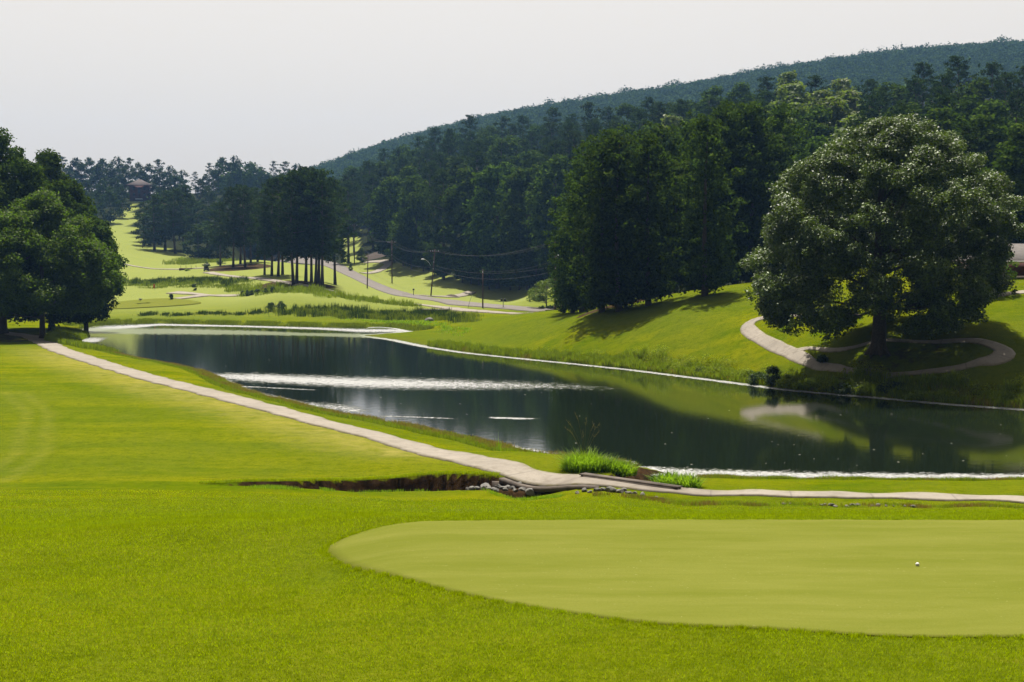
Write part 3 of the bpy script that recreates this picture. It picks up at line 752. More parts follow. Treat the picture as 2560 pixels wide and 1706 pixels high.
def pine(seed, Ht=24, R=4.0, bare=.3, per=16, L=.55, tr=.27, name='pine_tree', leafm=None, ncl=150, wr=.28, rc=.85, boughs=True):
    rng = np.random.default_rng(seed)
    cs, rr, tips = [], [], []
    nb = max(12, ncl // 4)
    for i in range(nb):
        t = bare + (1 - bare) * ((i + rng.uniform(0, 1)) / nb)
        u = (t - bare) / (1 - bare)
        Lb = R * (.62 + .5 * math.sin(min(1, u * 1.35) * math.pi * .72)) * (1 - max(0, u - .55) ** 1.6 * 2.6) * rng.uniform(.6, 1.12)
        Lb = max(.5, Lb)
        a = i * 2.4 + rng.uniform(-.5, .5)
        rise = Lb * (-.12 + .55 * u)
        tip = np.array([math.cos(a) * Lb, math.sin(a) * Lb, t * Ht + rise]); root_ = np.array([0, 0, t * Ht - .15 * Lb])
        if Lb > 1.2: tips.append((root_, tip))
        m = 4
        for k in range(m):
            f = (.38 if boughs else .12) + (.62 if boughs else .88) * (k + rng.uniform(0, .6)) / m
            c = root_ + (tip - root_) * min(f, 1.05) + rng.normal(size=3) * np.array([.45, .45, .3])
            cs.append(c); rr.append(rc * rng.uniform(.6, 1.25) * (.75 + .35 * (1 - u)))
    cs.append([0, 0, Ht - .5]); rr.append(.6); cs.append([0, 0, Ht - 1.2]); rr.append(.7)
    cs = np.array(cs); rr = np.array(rr)
    Vl, Ql = clump_leaves(cs, rr, per, L, rng, .62, shell=.25, up=.25, wr=wr)
    mb = MB()
    zs = np.linspace(0, Ht * .97, 8); bd = rng.normal(size=2) * .35
    mb.tube([[bd[0] * math.sin(z / Ht * 3), bd[1] * math.sin(z / Ht * 2), z] for z in zs], [tr * (1.25 if i == 0 else 1 - .88 * i / 7) for i in range(8)], 8)
    for a_, b_ in (tips[::2] if boughs else []):
        mb.tube([a_, (a_ + b_) / 2 + np.array([0, 0, -.1]), b_], [tr * .28, tr * .18, tr * .06], 4, cap=False)
    root = empty(name, (0, 0, 0))
    mb.build('trunk', M['pine_bark'], root, True)
    mesh_np('crown', Vl, Ql, leafm or M['pine'], root)
    return root

def copy_tree(src, loc, rz, s, label, cat='tree', group=None, first=None):
    r = src.copy(); COL.objects.link(r); kids = [c for c in src.children]
    r.location = loc; r.rotation_euler = (0, 0, rz); r.scale = s if hasattr(s, '__len__') else (s, s, s)
    for ch in kids:
        c = ch.copy(); COL.objects.link(c); c.parent = r
    tag(r, label, cat, group)
    return r

def place(src, px, Y, h, protoH, rng, label, cat='tree', group=None, wide=1.0, py_top=None, crv=True):
    x = (px - CX) / F * Y
    z = gz(x, Y)
    if py_top is not None:
        h = max(6, P(px, py_top, Y)[2] - z)
        h = min(h, 40)
    s = h / protoH
    return copy_tree(src, (x, Y, z - .15), rng.uniform(0, 6.28), (s * wide, s * wide, s), label, cat, group)

protos = []
DOME = [(0, .55), (.12, .88), (.3, 1.0), (.5, .95), (.7, .78), (.85, .52), (1, .2)]
ROUND = [(0, .45), (.2, .9), (.45, 1.0), (.7, .85), (.88, .55), (1, .25)]
TALL = [(0, .6), (.2, .92), (.5, 1.0), (.75, .8), (.9, .5), (1, .2)]
OVAL = [(0, .7), (.25, 1.0), (.6, .9), (.85, .6), (1, .25)]

# ------------------------------------------------------------------ the big oak
def build_oak():
    rng = np.random.default_rng(5)
    bx, by = hit(2195, 884); bz = gz(bx, by)
    S = by / F
    LV = [(288, 5, 110), (330, -95, 180), (390, -205, 238), (430, -243, 262), (450, -243, 318), (500, -278, 350), (580, -312, 345), (700, -322, 322), (750, -338, 268), (790, -302, 245), (815, -215, 160), (832, -170, 90)]
    zs = np.array([(886 - a) * S for a, _, _ in LV])[::-1]; xl = np.array([b * S for _, b, _ in LV])[::-1]; xr = np.array([c * S for _, _, c in LV])[::-1]
    cs, rr = [], []
    while len(cs) < 860:
        z = rng.uniform(zs[0] + .2, zs[-1] - .3)
        l, r = np.interp(z, zs, xl), np.interp(z, zs, xr); w = (r - l) / 2; xc = (l + r) / 2
        if rng.random() > (w / 12.5) ** 1.1 + .08: continue
        a = rng.uniform(0, 6.283)
        f = math.sqrt(rng.uniform(.7, 1)) if rng.random() < .66 else math.sqrt(rng.uniform(.0, .7))
        lob = 1 + .05 * math.sin(4 * a + z) + .04 * math.sin(7 * a - z * .8)
        rad = rng.uniform(.65, 1.35)
        wv = max(0, w * lob - rad * .75) * f
        if wv < 5.5 and z < zs[0] + 2.6: continue
        cs.append([xc + wv * math.cos(a), wv * .92 * math.sin(a), z - rad * .25]); rr.append(rad)
    cs = np.array(cs); rr = np.array(rr)
    V, Q = clump_leaves(cs, rr, 320, .25, rng, .68, shell=.45, up=.75, wr=.55)
    root = empty('oak_tree', (bx, by, bz - .1))
    # drooping outer twigs at the lower rim
    low = cs[cs[:, 2] < zs[0] + 5.5]
    tw = low[rng.choice(len(low), min(90, len(low)))] + rng.normal(size=(min(90, len(low)), 3)) * np.array([.8, .8, .2]) - np.array([0, 0, .7])
    tw = tw[np.hypot(tw[:, 0], tw[:, 1]) > 3.5]
    V2, Q2 = clump_leaves(tw, np.full(len(tw), .42), 55, .26, rng, 1.3, shell=.1, up=.2, wr=.5)
    mb = MB()
    zt = np.linspace(0, 15, 10)
    rad = [1.05, .66, .56, .52, .5, .44, .36, .28, .18, .08]; zt[1] = .9
    mb.tube([[.12 * math.sin(z * .4), .1 * math.cos(z * .3), z] for z in zt], rad, 14)
    for k in range(7):  # root flare
        a = k * .9 + .2
        mb.tube([[math.cos(a) * .35, math.sin(a) * .35, .9], [math.cos(a) * .75, math.sin(a) * .75, .25], [math.cos(a) * 1.15, math.sin(a) * 1.15, -.1]], [.3, .22, .1], 6, cap=False)
    pick = rng.choice(len(cs), 34, replace=False)
    limbs(mb, lambda z: np.array([0, 0, max(4.0, min(13, z * .7))]), cs[pick] * np.array([.8, .8, 1]) + np.array([0, 0, .3]), .17, rng, 6)
    mb.build('trunk', M['bark'], root, True)
    mesh_np('crown', np.concatenate([V, V2]), np.concatenate([Q, Q2 + len(V)]), M['oak'], root)
    tag(root, 'huge round oak with glossy sunlit top standing beside the looping cart path', 'tree')
build_oak()

# ------------------------------------------------------------------ trees near on the left
rng = np.random.default_rng(21)
def at(o, px, Y, label, cat='tree', group=None, sink=.15, rz=None, s=None):
    x = (px - CX) / F * Y
    o.location = (x, Y, gz(x, Y) - sink)
    if rz is not None: o.rotation_euler = (0, 0, rz)
    if s: o.scale = (s, s, s)
    tag(o, label, cat, group); return o
at(broadleaf(31, 19.6, 10.3, 3.9, [(0, .7), (.15, 1.0), (.35, .97), (.6, .8), (.8, .55), (1, .2)], 300, 300, .36, 1.4, .38, 'maple_tree', leafm=M['maple'], lobes=.06, shell=.4),
   104, 186, 'rounded lighter green maple in front at the left edge, trunk beside the path')
at(broadleaf(32, 29.5, 9.5, 5, [(0, .7), (.2, 1), (.5, .9), (.8, .5), (1, .12)], 300, 240, .46, 1.6, .6, 'shade_tree', leafm=M['broad'], lobes=.12), 5, 197,
   'tallest dark tree at the left edge, thick trunk cut by the frame')
at(broadleaf(33, 27.5, 10.2, 2, [(0, .75), (.2, 1), (.5, .92), (.8, .5), (1, .12)], 320, 240, .46, 1.6, .45, 'shade_tree', leafm=M['broad'], lobes=.12), 128, 214,
   'tall dark tree with pointed top rising behind the rounded maple')
at(broadleaf(34, 20.5, 5.9, 3, TALL, 150, 240, .46, 1.35, .35, 'shade_tree', leafm=M['broad'], lobes=.12), 214, 212,
   'slim dark tree at the right side of the left tree group')
at(broadleaf(35, 26, 9, 3, [(0, .7), (.2, 1), (.5, .9), (.8, .5), (1, .12)], 150, 150, .45, 1.6, .5, 'shade_tree', leafm=M['broad'], lobes=.12), -130, 205,
   'dark tree standing just outside the left edge behind the maple')

# ------------------------------------------------------------------ tree prototypes, then copies
PINES = [pine(100 + i, 24, 4.1, (.30, .34, .27)[i], 26, .62, .30, ncl=(210, 190, 200)[i], wr=.36, rc=.95) for i in range(3)]
LOWP = [pine(110 + i, 22, (5.3, 4.8)[i], .07, 34, .55, .38, ncl=(300, 280)[i], rc=1.15, wr=.45, boughs=False, leafm=M['broad']) for i in range(2)]
TALLP = [pine(115, 24, 3.6, .5, 16, .6, .26, ncl=120), pine(116, 24, 3.4, .16, 16, .62, .26, ncl=170)]
BRO = [broadleaf(120 + i, 20, (5.2, 4.6, 5.8)[i], 2.5, (TALL, ROUND, DOME)[i], 95, 85, .62, 1.4, .26, leafm=M['broad'], nlimb=4) for i in range(3)]
LIM = [broadleaf(130, 18, 4.6, 2.5, ROUND, 75, 60, .6, 1.3, .22, leafm=M['lime'], nlimb=8)]
FAR_B = [broadleaf(140 + i, 18, (5.4, 4.6)[i], 1.5, (ROUND, TALL)[i], 55, 30, .95, 1.5, .25, leafm=M['far'], nlimb=4) for i in range(2)]
FAR_P = [pine(150, 20, 4.2, .18, 12, .95, .3, ncl=110, leafm=M['far'], wr=.4, rc=1.1)]
ALLP = PINES + LOWP + TALLP + BRO + LIM + FAR_B + FAR_P
rng = np.random.default_rng(77)
rs = lambda L: L[int(rng.integers(len(L)))]

# pines of the front clump beside the road
clumpA = [(734, 713, 315, 432, 'thick double-trunked pine in the middle of the roadside clump, left trunk'), (742, 714, 317, 425, 'pine growing tight against the thick pine in the middle of the roadside clump'),
          (765, 705, 330, 418, 'thin leaning pine between the thick pine and the four right pines'), (779, 718, 316, 440, 'pine with bare trunk, first of the four nearest the road bend'),
          (789, 711, 322, 424, 'pine with bare trunk, second of the four nearest the road bend'), (797, 705, 328, 430, 'thin pine, third of the four nearest the road bend'),
          (806, 717, 316, 426, 'pine with bare trunk at the right end of the roadside clump'), (838, 700, 345, 452, 'pine hanging over the road behind the right end of the clump'),
          (680, 689, 345, 452, 'pine at the left part of the roadside clump with a bare trunk'), (696, 694, 343, 446, 'pine just right of the leftmost bare trunk in the roadside clump'),
          (707, 686, 352, 440, 'slim pine left of the thick double trunk'), (662, 690, 352, 500, 'low bushy pine at the left flank of the roadside clump')]
for px, pb, Y, pt, lab in clumpA:
    place(PINES[int(rng.integers(3))], px, Y, 24, 24, rng, lab, group='pines in the clump by the road', py_top=pt, wide=1.12)
for px, Y, pt, lab in ((584, 385, 470, 'left pine of the small clump behind the pale cart path'), (602, 398, 462, 'back pine of the small clump behind the pale cart path'), (614, 384, 468, 'front right pine of the small clump behind the pale cart path'),
                       (628, 402, 480, 'shorter pine joining the small clump to the roadside clump'), (552, 400, 505, 'low pine at the left flank of the small clump'), (645, 410, 470, 'pine in the gap between the small clump and the roadside clump')):
    place(rs(PINES), px, Y, 22, 24, rng, lab, group='pines of the small clump', py_top=pt, wide=1.15)

# stand of big dark pines on the rise
stand = [(1505, 170, 358, 0, 'dark pine in the stand on the rise, left of the two close trunks'), (1548, 168, 345, 1, 'dark pine in the stand on the rise, right of the two close trunks'),
         (1621, 167, 348, 0, 'dark pine in the stand on the rise with its trunk standing alone at the middle'), (1762, 164, 300, 1, 'dark pine with a clean trunk, right end of the stand on the rise')]
for px, Y, pt, k, lab in stand:
    place(LOWP[k], px, Y, 22, 22, rng, lab, group='dark pines on the rise', py_top=pt, wide=1.0)
for px, Y, pt in ((1432, 190, 505), (1455, 186, 420), (1482, 188, 385), (1575, 190, 345), (1598, 186, 372), (1655, 190, 325), (1690, 186, 338), (1722, 192, 322), (1735, 187, 352), (1800, 188, 284), (1838, 190, 292), (1872, 190, 276),
                  (1905, 194, 300), (1945, 196, 290), (1530, 196, 340), (1410, 194, 600)):
    pt = pt + (px * 7.3 % 26)
    side = 'left' if px < 1560 else ('middle' if px < 1740 else 'right')
    place(rs(LOWP + [BRO[0]]), px, Y, 22, 21, rng, 'dark tree filling the back row of the stand on the rise, %s part' % side, group='back row of the stand, %s' % side, py_top=pt, wide=1.05)

# wooded hillside
def region(px, t):
    a = ('above the road bend', 'behind the street lamp', 'behind the short pole', 'behind the dark stand', 'left of the oak', 'above the oak', 'right of the oak')
    i = int(np.searchsorted([980, 1130, 1390, 1750, 1960, 2420], px))
    d = ('front edge', 'lower slope', 'upper slope', 'crest')[min(3, int(t * 4))]
    return a[i], d
nh = 0
rows = [0, .18, .36, .54, .76, 1.0]
for ri, t in enumerate(rows):
    px = 872 + (ri % 2) * 14
    while px < 2640:
        Y = lerp(px, DF) * (1 - t) + lerp(px, DB) * t + rng.uniform(-6, 6) + 4
        pt = lerp(px, FR) * (1 - t ** .9) + lerp(px, SK) * t ** .9 + (rng.uniform(-16, 20) - 12) * (1 - .3 * t)
        step = 7.6 * F / Y * rng.uniform(.78, 1.12)
        if px < 985 and ri == 0 and 928 < px < 975: px += step; continue
        if 1440 < px < 1900 and ri == 0: px += step; continue
        u = rng.random()
        bright = (1640 < px < 1760 and .25 < t < .7 and u < .5) or (1950 < px < 2140 and t > .3 and u < .6) or (u < .03 and px > 1500 and t > .3)
        src = LIM[0] if bright else (rs(PINES + TALLP[1:]) if u < .72 else rs(BRO))
        a, d = region(px, t)
        kind = 'yellow-green tree' if bright else ('pine' if src in PINES + TALLP else 'leafy tree')
        if Y > 380 and not bright: src = rs(FAR_P + PINES) if kind == 'pine' else rs(FAR_B + BRO)
        Hp = 24 if src in PINES + TALLP else (20 if src in BRO or src in FAR_P else 18)
        lab = '%s on the %s of the wooded hill %s' % ({'pine': 'dark pine', 'leafy tree': 'dark leafy tree', 'yellow-green tree': 'bright yellow-green tree'}[kind], d, a)
        place(src, px, Y, 24, Hp, rng, lab, group='%ss, %s %s' % (kind, d, a), py_top=pt, wide=rng.uniform(1.0, 1.25))
        nh += 1; px += step
# low growth that closes the foot of the wood
for px in np.arange(985, 1400, 24):
    if 1120 < px < 1145: continue
    Y = lerp(px, DF) + rng.uniform(-2, 4)
    place(rs(BRO), px + rng.uniform(-6, 6), Y, 9, 20, rng, 'low leafy tree closing the foot of the wood behind the road', group='low trees at the foot of the wood', py_top=lerp(px, DF) * 0 + 705 - rng.uniform(95, 150), wide=1.3)
for px, Y, pt in ((1965, 192, 560), (2010, 189, 520), (1850, 190, 600), (2380, 186, 470), (2420, 184, 430), (2460, 186, 400), (2500, 182, 430), (2545, 183, 400), (2600, 183, 380), (2330, 187, 480)):
    place(rs(BRO), px, Y, 14, 20, rng, 'dark leafy tree at the foot of the wood %s the big oak' % ('left of' if px < 2100 else 'right of'), group='foot of the wood beside the oak', py_top=pt, wide=1.25)

# wood on the left hill, row by row down to the fairway
SL = [(120, 388), (180, 388), (250, 392), (300, 396), (350, 402), (400, 405), (440, 412), (472, 440), (490, 425), (520, 405), (560, 386), (600, 386), (640, 412), (690, 404), (730, 412), (780, 418), (860, 440)]
def hill_row(Y0, px0, px1, topf, step, srcs, lab, grp, jit=8, jy=14):
    px = px0
    while px < px1:
        Y = Y0 + rng.uniform(-jy, jy)
        src = rs(srcs); Hp = 20 if src in FAR_P + BRO else (24 if src in PINES else 18)
        place(src, px, Y, 18, Hp, rng, lab, group=grp, py_top=topf(px) + rng.uniform(-jit, jit), wide=rng.uniform(1.0, 1.3))
        px += step * rng.uniform(.8, 1.2)
hill_row(780, 130, 870, lambda p: lerp(p, SL), 30, FAR_B + FAR_B + FAR_P, 'hazy tree on the skyline of the left hill', 'skyline trees of the left hill', 7)
hill_row(730, 140, 870, lambda p: lerp(p, SL) + 22, 38, FAR_B, 'hazy tree just below the skyline of the left hill', 'trees below the left skyline', 9)
hill_row(680, 385, 880, lambda p: 447, 40, FAR_B + FAR_P, 'hazy tree on the upper slope right of the red brick house', 'upper slope right of the brick house', 10)
hill_row(610, 400, 900, lambda p: 474 + (p - 400) * -.01, 44, FAR_B, 'hazy tree on the middle slope right of the red brick house', 'middle slope right of the brick house', 10)
hill_row(560, 400, 900, lambda p: 500, 46, FAR_B + FAR_P, 'tree on the lower slope behind the fairway pines', 'lower slope behind the fairway pines', 12)
hill_row(650, 150, 312, lambda p: 442, 34, FAR_B, 'pale green hazy tree left of the red brick house', 'hazy trees left of the brick house', 8)
hill_row(600, 190, 318, lambda p: 470, 32, FAR_B, 'rounded pale tree left of the fairway top', 'trees left of the fairway top', 8)
hill_row(560, 120, 240, lambda p: 500, 36, FAR_B, 'hazy tree behind the left tree group', 'trees behind the left group', 8)
for px, Y, pt, lab in ((362, 510, 505, 'dark tree at the left tip of the fairway grove'), (388, 495, 488, 'dark tree second from the left in the fairway grove'), (415, 500, 478, 'tallest dark tree of the fairway grove'),
                       (440, 492, 500, 'dark tree in front at the middle of the fairway grove'), (462, 505, 492, 'dark tree right of middle in the fairway grove')):
    place(rs(FAR_P + PINES[:1]), px, Y, 18, 20, rng, lab, group='fairway grove', py_top=pt, wide=1.5)
for px, Y, pt, lab in ((497, 470, 560, 'pale grey-green small tree right of the fairway grove'), (520, 478, 552, 'pale grey-green tree between the grove and the small pine clump'), (545, 470, 566, 'low pale tree left of the small pine clump')):
    place(FAR_B[0], px, Y, 8, 18, rng, lab, group='pale small trees', py_top=pt, wide=1.6)

# remove the prototypes themselves (only their copies stand in the scene)
for p in ALLP:
    for c in list(p.children): bpy.data.objects.remove(c, do_unlink=True)
    bpy.data.objects.remove(p, do_unlink=True)

# ------------------------------------------------------------------ far ridge: a wood nobody could count
def ridge_wood():
    rg = np.random.default_rng(9)
    pts = []
    n = 6400
    px = rg.uniform(560, 2750, n * 2); Y = rg.uniform(760, 1345, n * 2)
    x = (px - CX) / F * Y; z = ground(x, Y)
    top = np.interp(px, [a for a, _ in RIDGE], [b for _, b in RIDGE])
    ppx, ppy = proj(x, Y, z + 8)
    ok = (ppy < np.interp(px, [a for a, _ in SK], [b for _, b in SK]) + 45)
    x, Y, z = x[ok][:n], Y[ok][:n], z[ok][:n]
    pxe = np.linspace(560, 2750, 420) + rg.uniform(-3, 3, 420)      # the crest itself
    Ye = 1300 + rg.uniform(-14, 14, 420); xe = (pxe - CX) / F * Ye
    x = np.concatenate([x, xe]); Y = np.concatenate([Y, Ye]); z = np.concatenate([z, ground(xe, Ye)])
    R = rg.uniform(3.0, 5.6, len(x)); R[rg.random(len(x)) < .04] *= 1.35
    c = np.stack([x, Y, z + R * .95], 1)
    V, Q = clump_leaves(c, R, 84, 1.75, rg, .95, shell=.6, up=.6, wr=.75)
    o = mesh_np('forest', V, Q, M['far']); tag(o, 'blue hazy wooded ridge along the skyline', 'forest', kind='stuff')
ridge_wood()

# ------------------------------------------------------------------ small trees and shrubs
def bush(seed, Ht, R, mat, name='shrub', per=46, L=.22, ncl=26, rc=.4, prof=ROUND, stem=True):
    r = broadleaf(seed, Ht, R, Ht * .12, prof, ncl, per, L, rc, max(.03, Ht * .018), name, leafm=mat, nlimb=5, shell=.3)
    return r
at(broadleaf(201, 4.7, 3.2, 1.3, [(0, .75), (.3, 1), (.7, .8), (1, .3)], 70, 60, .22, .55, .11, 'small_tree', leafm=M['lime'], nlimb=16, inner=.1), 1366, 263, 'small yellowish spreading tree in front of the power pole beside the driveway', s=1.25)
at(broadleaf(202, 4.6, 2.2, 1.4, ROUND, 60, 80, .2, .5, .12, 'small_tree', leafm=M['maple'], nlimb=10), 2490, 134, 'small young tree on the lawn in front of the brick bungalow')
at(broadleaf(203, 5.2, 1.9, .3, [(0, .8), (.3, 1), (.7, .6), (1, .15)], 50, 50, .3, .6, .12, 'small_tree', leafm=M['lime'], nlimb=4), 905, 468, 'pale green conical tree beyond the road top')
at(bush(204, 3.1, .75, M['darkweed'], 'yew_shrub', prof=[(0, .7), (.3, 1), (.7, .7), (1, .2)], ncl=22, rc=.4), 878, 436, 'narrow dark conical shrub at the edge of the road', 'shrub')
sk = broadleaf(205, 5.0, 1.7, 1.6, ROUND, 18, 10, .25, .5, .12, 'bare_tree', leafm=M['far'], nlimb=18)
at(sk, 358, 500, 'thin nearly bare tree alone on the upper fairway')
DB_ = [(607, 301, 'first'), (619, 300, 'second'), (631, 301, 'third'), (643, 300, 'fourth'), (663, 299, 'fifth'), (682, 298, 'last')]
for i, (px, Y, o_) in enumerate(DB_):
    at(bush(210 + i, 1.35, .62, M['darkweed'], 'shrub', ncl=16, rc=.32, L=.2), px, Y, 'dark rounded shrub, %s from the left in the row by the marsh' % o_, 'shrub', 'dark shrubs in a row by the marsh', s=1.0 + .1 * (i % 2))
for i, (px, Y, R, h, lab) in enumerate(((457, 455, 2.2, 1.9, 'hazy round bush on the lower fairway'), (518, 405, 1.3, 1.5, 'round bush left of the pair beyond the golf cart'), (553, 408, 1.6, 1.5, 'wide bush beyond the golf cart'), (470, 392, 1.0, .8, 'tiny low bush beside the plank bridge'),
                                    (679, 262, 1.0, 1.6, 'dark upright marsh bush, left of a close pair'), (702, 262, 1.1, 1.7, 'dark upright marsh bush, right of a close pair'), (427, 288, .5, 1.5, 'thin upright dark weed at the fork of the far path'), (486, 308, .6, 1.9, 'dark upright bush behind the fork of the far path'),
                                    (1357, 262, .9, .8, 'low shrub under the small yellow tree'), (1376, 262, .8, .9, 'low shrub at the foot of the power pole'), (2060, 127, .6, .7, 'low weed tuft behind the oak path'), (2395, 128.5, .9, .9, 'low bush on the lawn behind the oak'), (2412, 129, .8, .8, 'second low bush on the lawn behind the oak'))):
    at(bush(230 + i, h, R, M['darkweed'] if i not in (0, 3) else M['weed'], 'bush', ncl=20, rc=max(.25, R * .4), L=.22), px, Y, lab, 'bush')
for i, (px, Y, R, h, m_, lab) in enumerate(((1934, 130.3, .85, 2.2, 'darkweed', 'tall dark reedy bush at the bank left of the oak'), (1975, 129.6, 1.0, 1.5, 'weed', 'bright leafy bush on the bank just right of the tall dark one'), (1860, 131.8, 1.0, 1.3, 'weed', 'rounded bright bush on the bank below the path bend'), (1905, 130.5, 1.2, 1.4, 'darkweed', 'bushy clump on the bank below the path fork'),
                                        (2020, 124.6, 1.1, 1.3, 'weed', 'leafy bush on the bank below the shaded path'), (2065, 122.2, 1.2, 1.2, 'weed', 'spreading bush on the bank below the oak, left one'), (2120, 120.4, 1.1, 1.2, 'darkweed', 'bush on the bank straight below the oak trunk'), (2180, 118.6, 1.3, 1.3, 'weed', 'spreading bush on the bank below the oak shadow'),
                                        (2235, 116.8, 1.2, 1.2, 'darkweed', 'dark bush at the water below the right part of the loop'), (2300, 115.6, 1.2, .9, 'weed', 'low bright bush at the water below the loop end'), (2370, 113.4, 1.1, .9, 'weed', 'lowest bright bush at the right end of the bank'), (1795, 135.2, 1.0, 1.0, 'weed', 'low bush on the bank left of the path bend'), (1760, 137.3, .9, .9, 'darkweed', 'small bush on the bank farthest from the oak'))):
    Yw = np.interp(px, [1742, 1994, 2188, 2381], [137.2, 121.9, 116.7, 111.6]) + .7 + .45 * (i % 3)
    at(bush(250 + i, h * .95, R * 1.25, M[m_], 'bush', ncl=34, rc=.42, L=.17, per=60), px, Yw, lab, 'bush', 'bushes along the oak bank')

# ------------------------------------------------------------------ grass blades
def blades(name, x, y, h, w, mat, rng, lean=.35, z=None, kind='stuff', label=None, cat=None, parent=None, bend=False, origin=None):
    n = len(x)
    if z is None: z = ground(x, y)
    h = np.broadcast_to(h, (n,)) * rng.uniform(.6, 1.25, n); w = np.broadcast_to(w, (n,)) * rng.uniform(.7, 1.2, n)
    a = rng.uniform(0, 6.283, n); la = rng.uniform(0, 6.283, n); ll = h * lean * rng.random(n)
    b = np.stack([np.cos(a), np.sin(a), 0 * a], 1) * (w / 2)[:, None]
    p = np.stack([x, y, z - .02 * np.minimum(1, h * 3)], 1); tip = p + np.stack([np.cos(la) * ll, np.sin(la) * ll, h], 1)
    if not bend:
        V = np.stack([p - b, p + b, tip], 1).reshape(-1, 3); T = np.arange(3 * n).reshape(n, 3); fs = [T]
    else:
        mid = p * .5 + tip * .5 + np.stack([0 * h, 0 * h, h * .12], 1); tip = tip - np.stack([0 * h, 0 * h, h * .22 * rng.random(n)], 1)
        V = np.stack([p - b, p + b, mid + b * .8, mid - b * .8, tip], 1).reshape(-1, 3); k = np.arange(n)[:, None] * 5
        fs = [k + np.array([[0, 1, 2, 3]]), k + np.array([[3, 2, 4]])]
    if origin is not None: V = V - np.asarray(origin)
    o = mesh_np(name, V, fs, mat, parent)
    if parent is None: tag(o, label, cat, kind=kind)
    return o
rg = np.random.default_rng(404)
# mown lawn round the green
def lawn(n, y0, y1, h, w, pw):
    Y = y0 * (y1 / y0) ** (rg.random(n) ** pw); x = rg.uniform(-.42, .42, n) * Y
    keep = sdf_poly(x, Y, GREEN[::4]) > .0
    return x[keep], Y[keep]
x, y = lawn(330000, 11.6, 22.5, .04, .008, .9)
sc_ = y / 14.0
blades('lawn_grass', x, y, .034 * np.ones(len(x)), .0075 * sc_, M['blade'], rg, .9, label='mown bright green lawn grass around the putting green', cat='grass')
x, y = lawn(120000, 22, 62, .05, .02, 1.0)
blades('lawn_grass', x, y, .05 * np.ones(len(x)), .02 * y / 30, M['blade'], rg, .9, label='mown lawn grass sloping down behind the putting green', cat='grass')
# thick fringe along the rim of the green
gi = rg.integers(0, len(GREEN), 26000); gq = GREEN[gi] + rg.normal(size=(len(gi), 2)) * .05
ok = sdf_poly(gq[:, 0], gq[:, 1], GREEN[::2]) > -.01
blades('fringe_grass', gq[ok, 0], gq[ok, 1], .045, .011, M['blade'], rg, .8, label='taller fringe of grass along the rim of the putting green', cat='grass')

def along(poly, i0, i1, n, o0, o1, rng):
    """random spots along polyline points i0..i1, offset sideways between o0 and o1 (left of the direction is +)"""
    pts = np.array(poly[i0:i1 + 1]); seg = np.diff(pts, axis=0); L = np.linalg.norm(seg, axis=1)
    k = rng.choice(len(L), n, p=L / L.sum()); t = rng.random(n)
    p = pts[k] + seg[k] * t[:, None]; nn = np.stack([-seg[k, 1], seg[k, 0]], 1) / L[k][:, None]
    o = rng.uniform(o0, o1, n)
    return p[:, 0] + nn[:, 0] * o, p[:, 1] + nn[:, 1] * o
ip = lambda a: 2 + a      # index into POND of the pixel list
# near shore, right part (pixel list 0..4), then the long left bank (4..24)
def patchy(x, y, wl, thr, k=0):
    return wob(x, y, wl, k) + rg.normal(size=len(x)) * .25 > thr
x, y = along(POND, 1, ip(3), 42000, -.25, 1.7, rg); k = patchy(x, y, 4, -.6, 2); x, y = x[k], y[k]
blades('shore_grass', x, y, .22 + .16 * np.clip(wob(x, y, 3, 1), -.6, 1), .022, M['weed'], rg, .5, label='yellow-green rough grass between the path and the water at the right', cat='grass', bend=True)
x, y = along(POND, 1, ip(3), 12000, -.1, 1.5, rg); k = patchy(x, y, 3, .0, 7); x, y = x[k], y[k]
blades('shore_grass', x, y, .28, .02, M['bladedry'], rg, .6, label='brownish seeding grass tufts along the near water edge at the right', cat='grass', bend=True)
x, y = along(POND, ip(4), ip(24), 70000, -.35, 2.2, rg); k = patchy(x, y, 6, -.35, 2); x, y = x[k], y[k]
blades('shore_grass', x, y, .26, .03, M['weed'], rg, .6, label='rough green grass on the bank between the long path and the pond', cat='grass', bend=True)
x, y = along(POND, ip(4), ip(24), 42000, -.9, 1.5, rg); k = patchy(x, y, 4, -.15, 9); x, y = x[k], y[k]
blades('shore_grass', x, y, .36, .026, M['bladedry'], rg, .7, label='straw-coloured seeding grass at the water edge beside the long path', cat='grass', bend=True)
# corner tuft at the far left end
x, y = along(POND, ip(22), ip(27), 16000, -.3, 4.0, rg)
blades('shore_grass', x, y, .75, .05, M['weed'], rg, .5, label='tall bright grass at the left tip of the pond', cat='grass', bend=True)
# far shore, marsh
x, y = along(POND, ip(28), ip(37), 30000, -.6, 3.0, rg); k = patchy(x, y, 5, -.2, 2); x, y = x[k], y[k]
blades('shore_grass', x, y, .5, .07, M['marsh'], rg, .5, label='dull green reeds along the far shore of the pond', cat='grass', bend=True)
def field(n, px0, px1, y0, y1, thr, wl, k):
    px = rg.uniform(px0, px1, n); Y = rg.uniform(y0, y1, n); x = (px - CX) / F * Y
    ok = (wob(x, Y, wl, k) + rg.normal(size=n) * .2 > thr); return x[ok], Y[ok]
def polyfield(n, poly, thr=-9, wl=6, k=0):
    q = np.array([((px - CX) / F * Y, Y) for px, Y in poly]); lo, hi = q.min(0), q.max(0)
    p = rg.uniform(lo, hi, (n * 4, 2)); dq = sdf_poly(p[:, 0] + 2.5 * wob(p[:, 0], p[:, 1], 9, 2), p[:, 1] + 4 * wob(p[:, 0], p[:, 1], 11, 5), q)
    ok = (dq < 2) & (rg.random(len(p)) < np.clip(.12 - dq / 6, 0, 1)); p = p[ok][:n]
    ok = (wob(p[:, 0], p[:, 1], wl, k) + rg.normal(size=len(p)) * .25 > thr); return p[ok, 0], p[ok, 1]
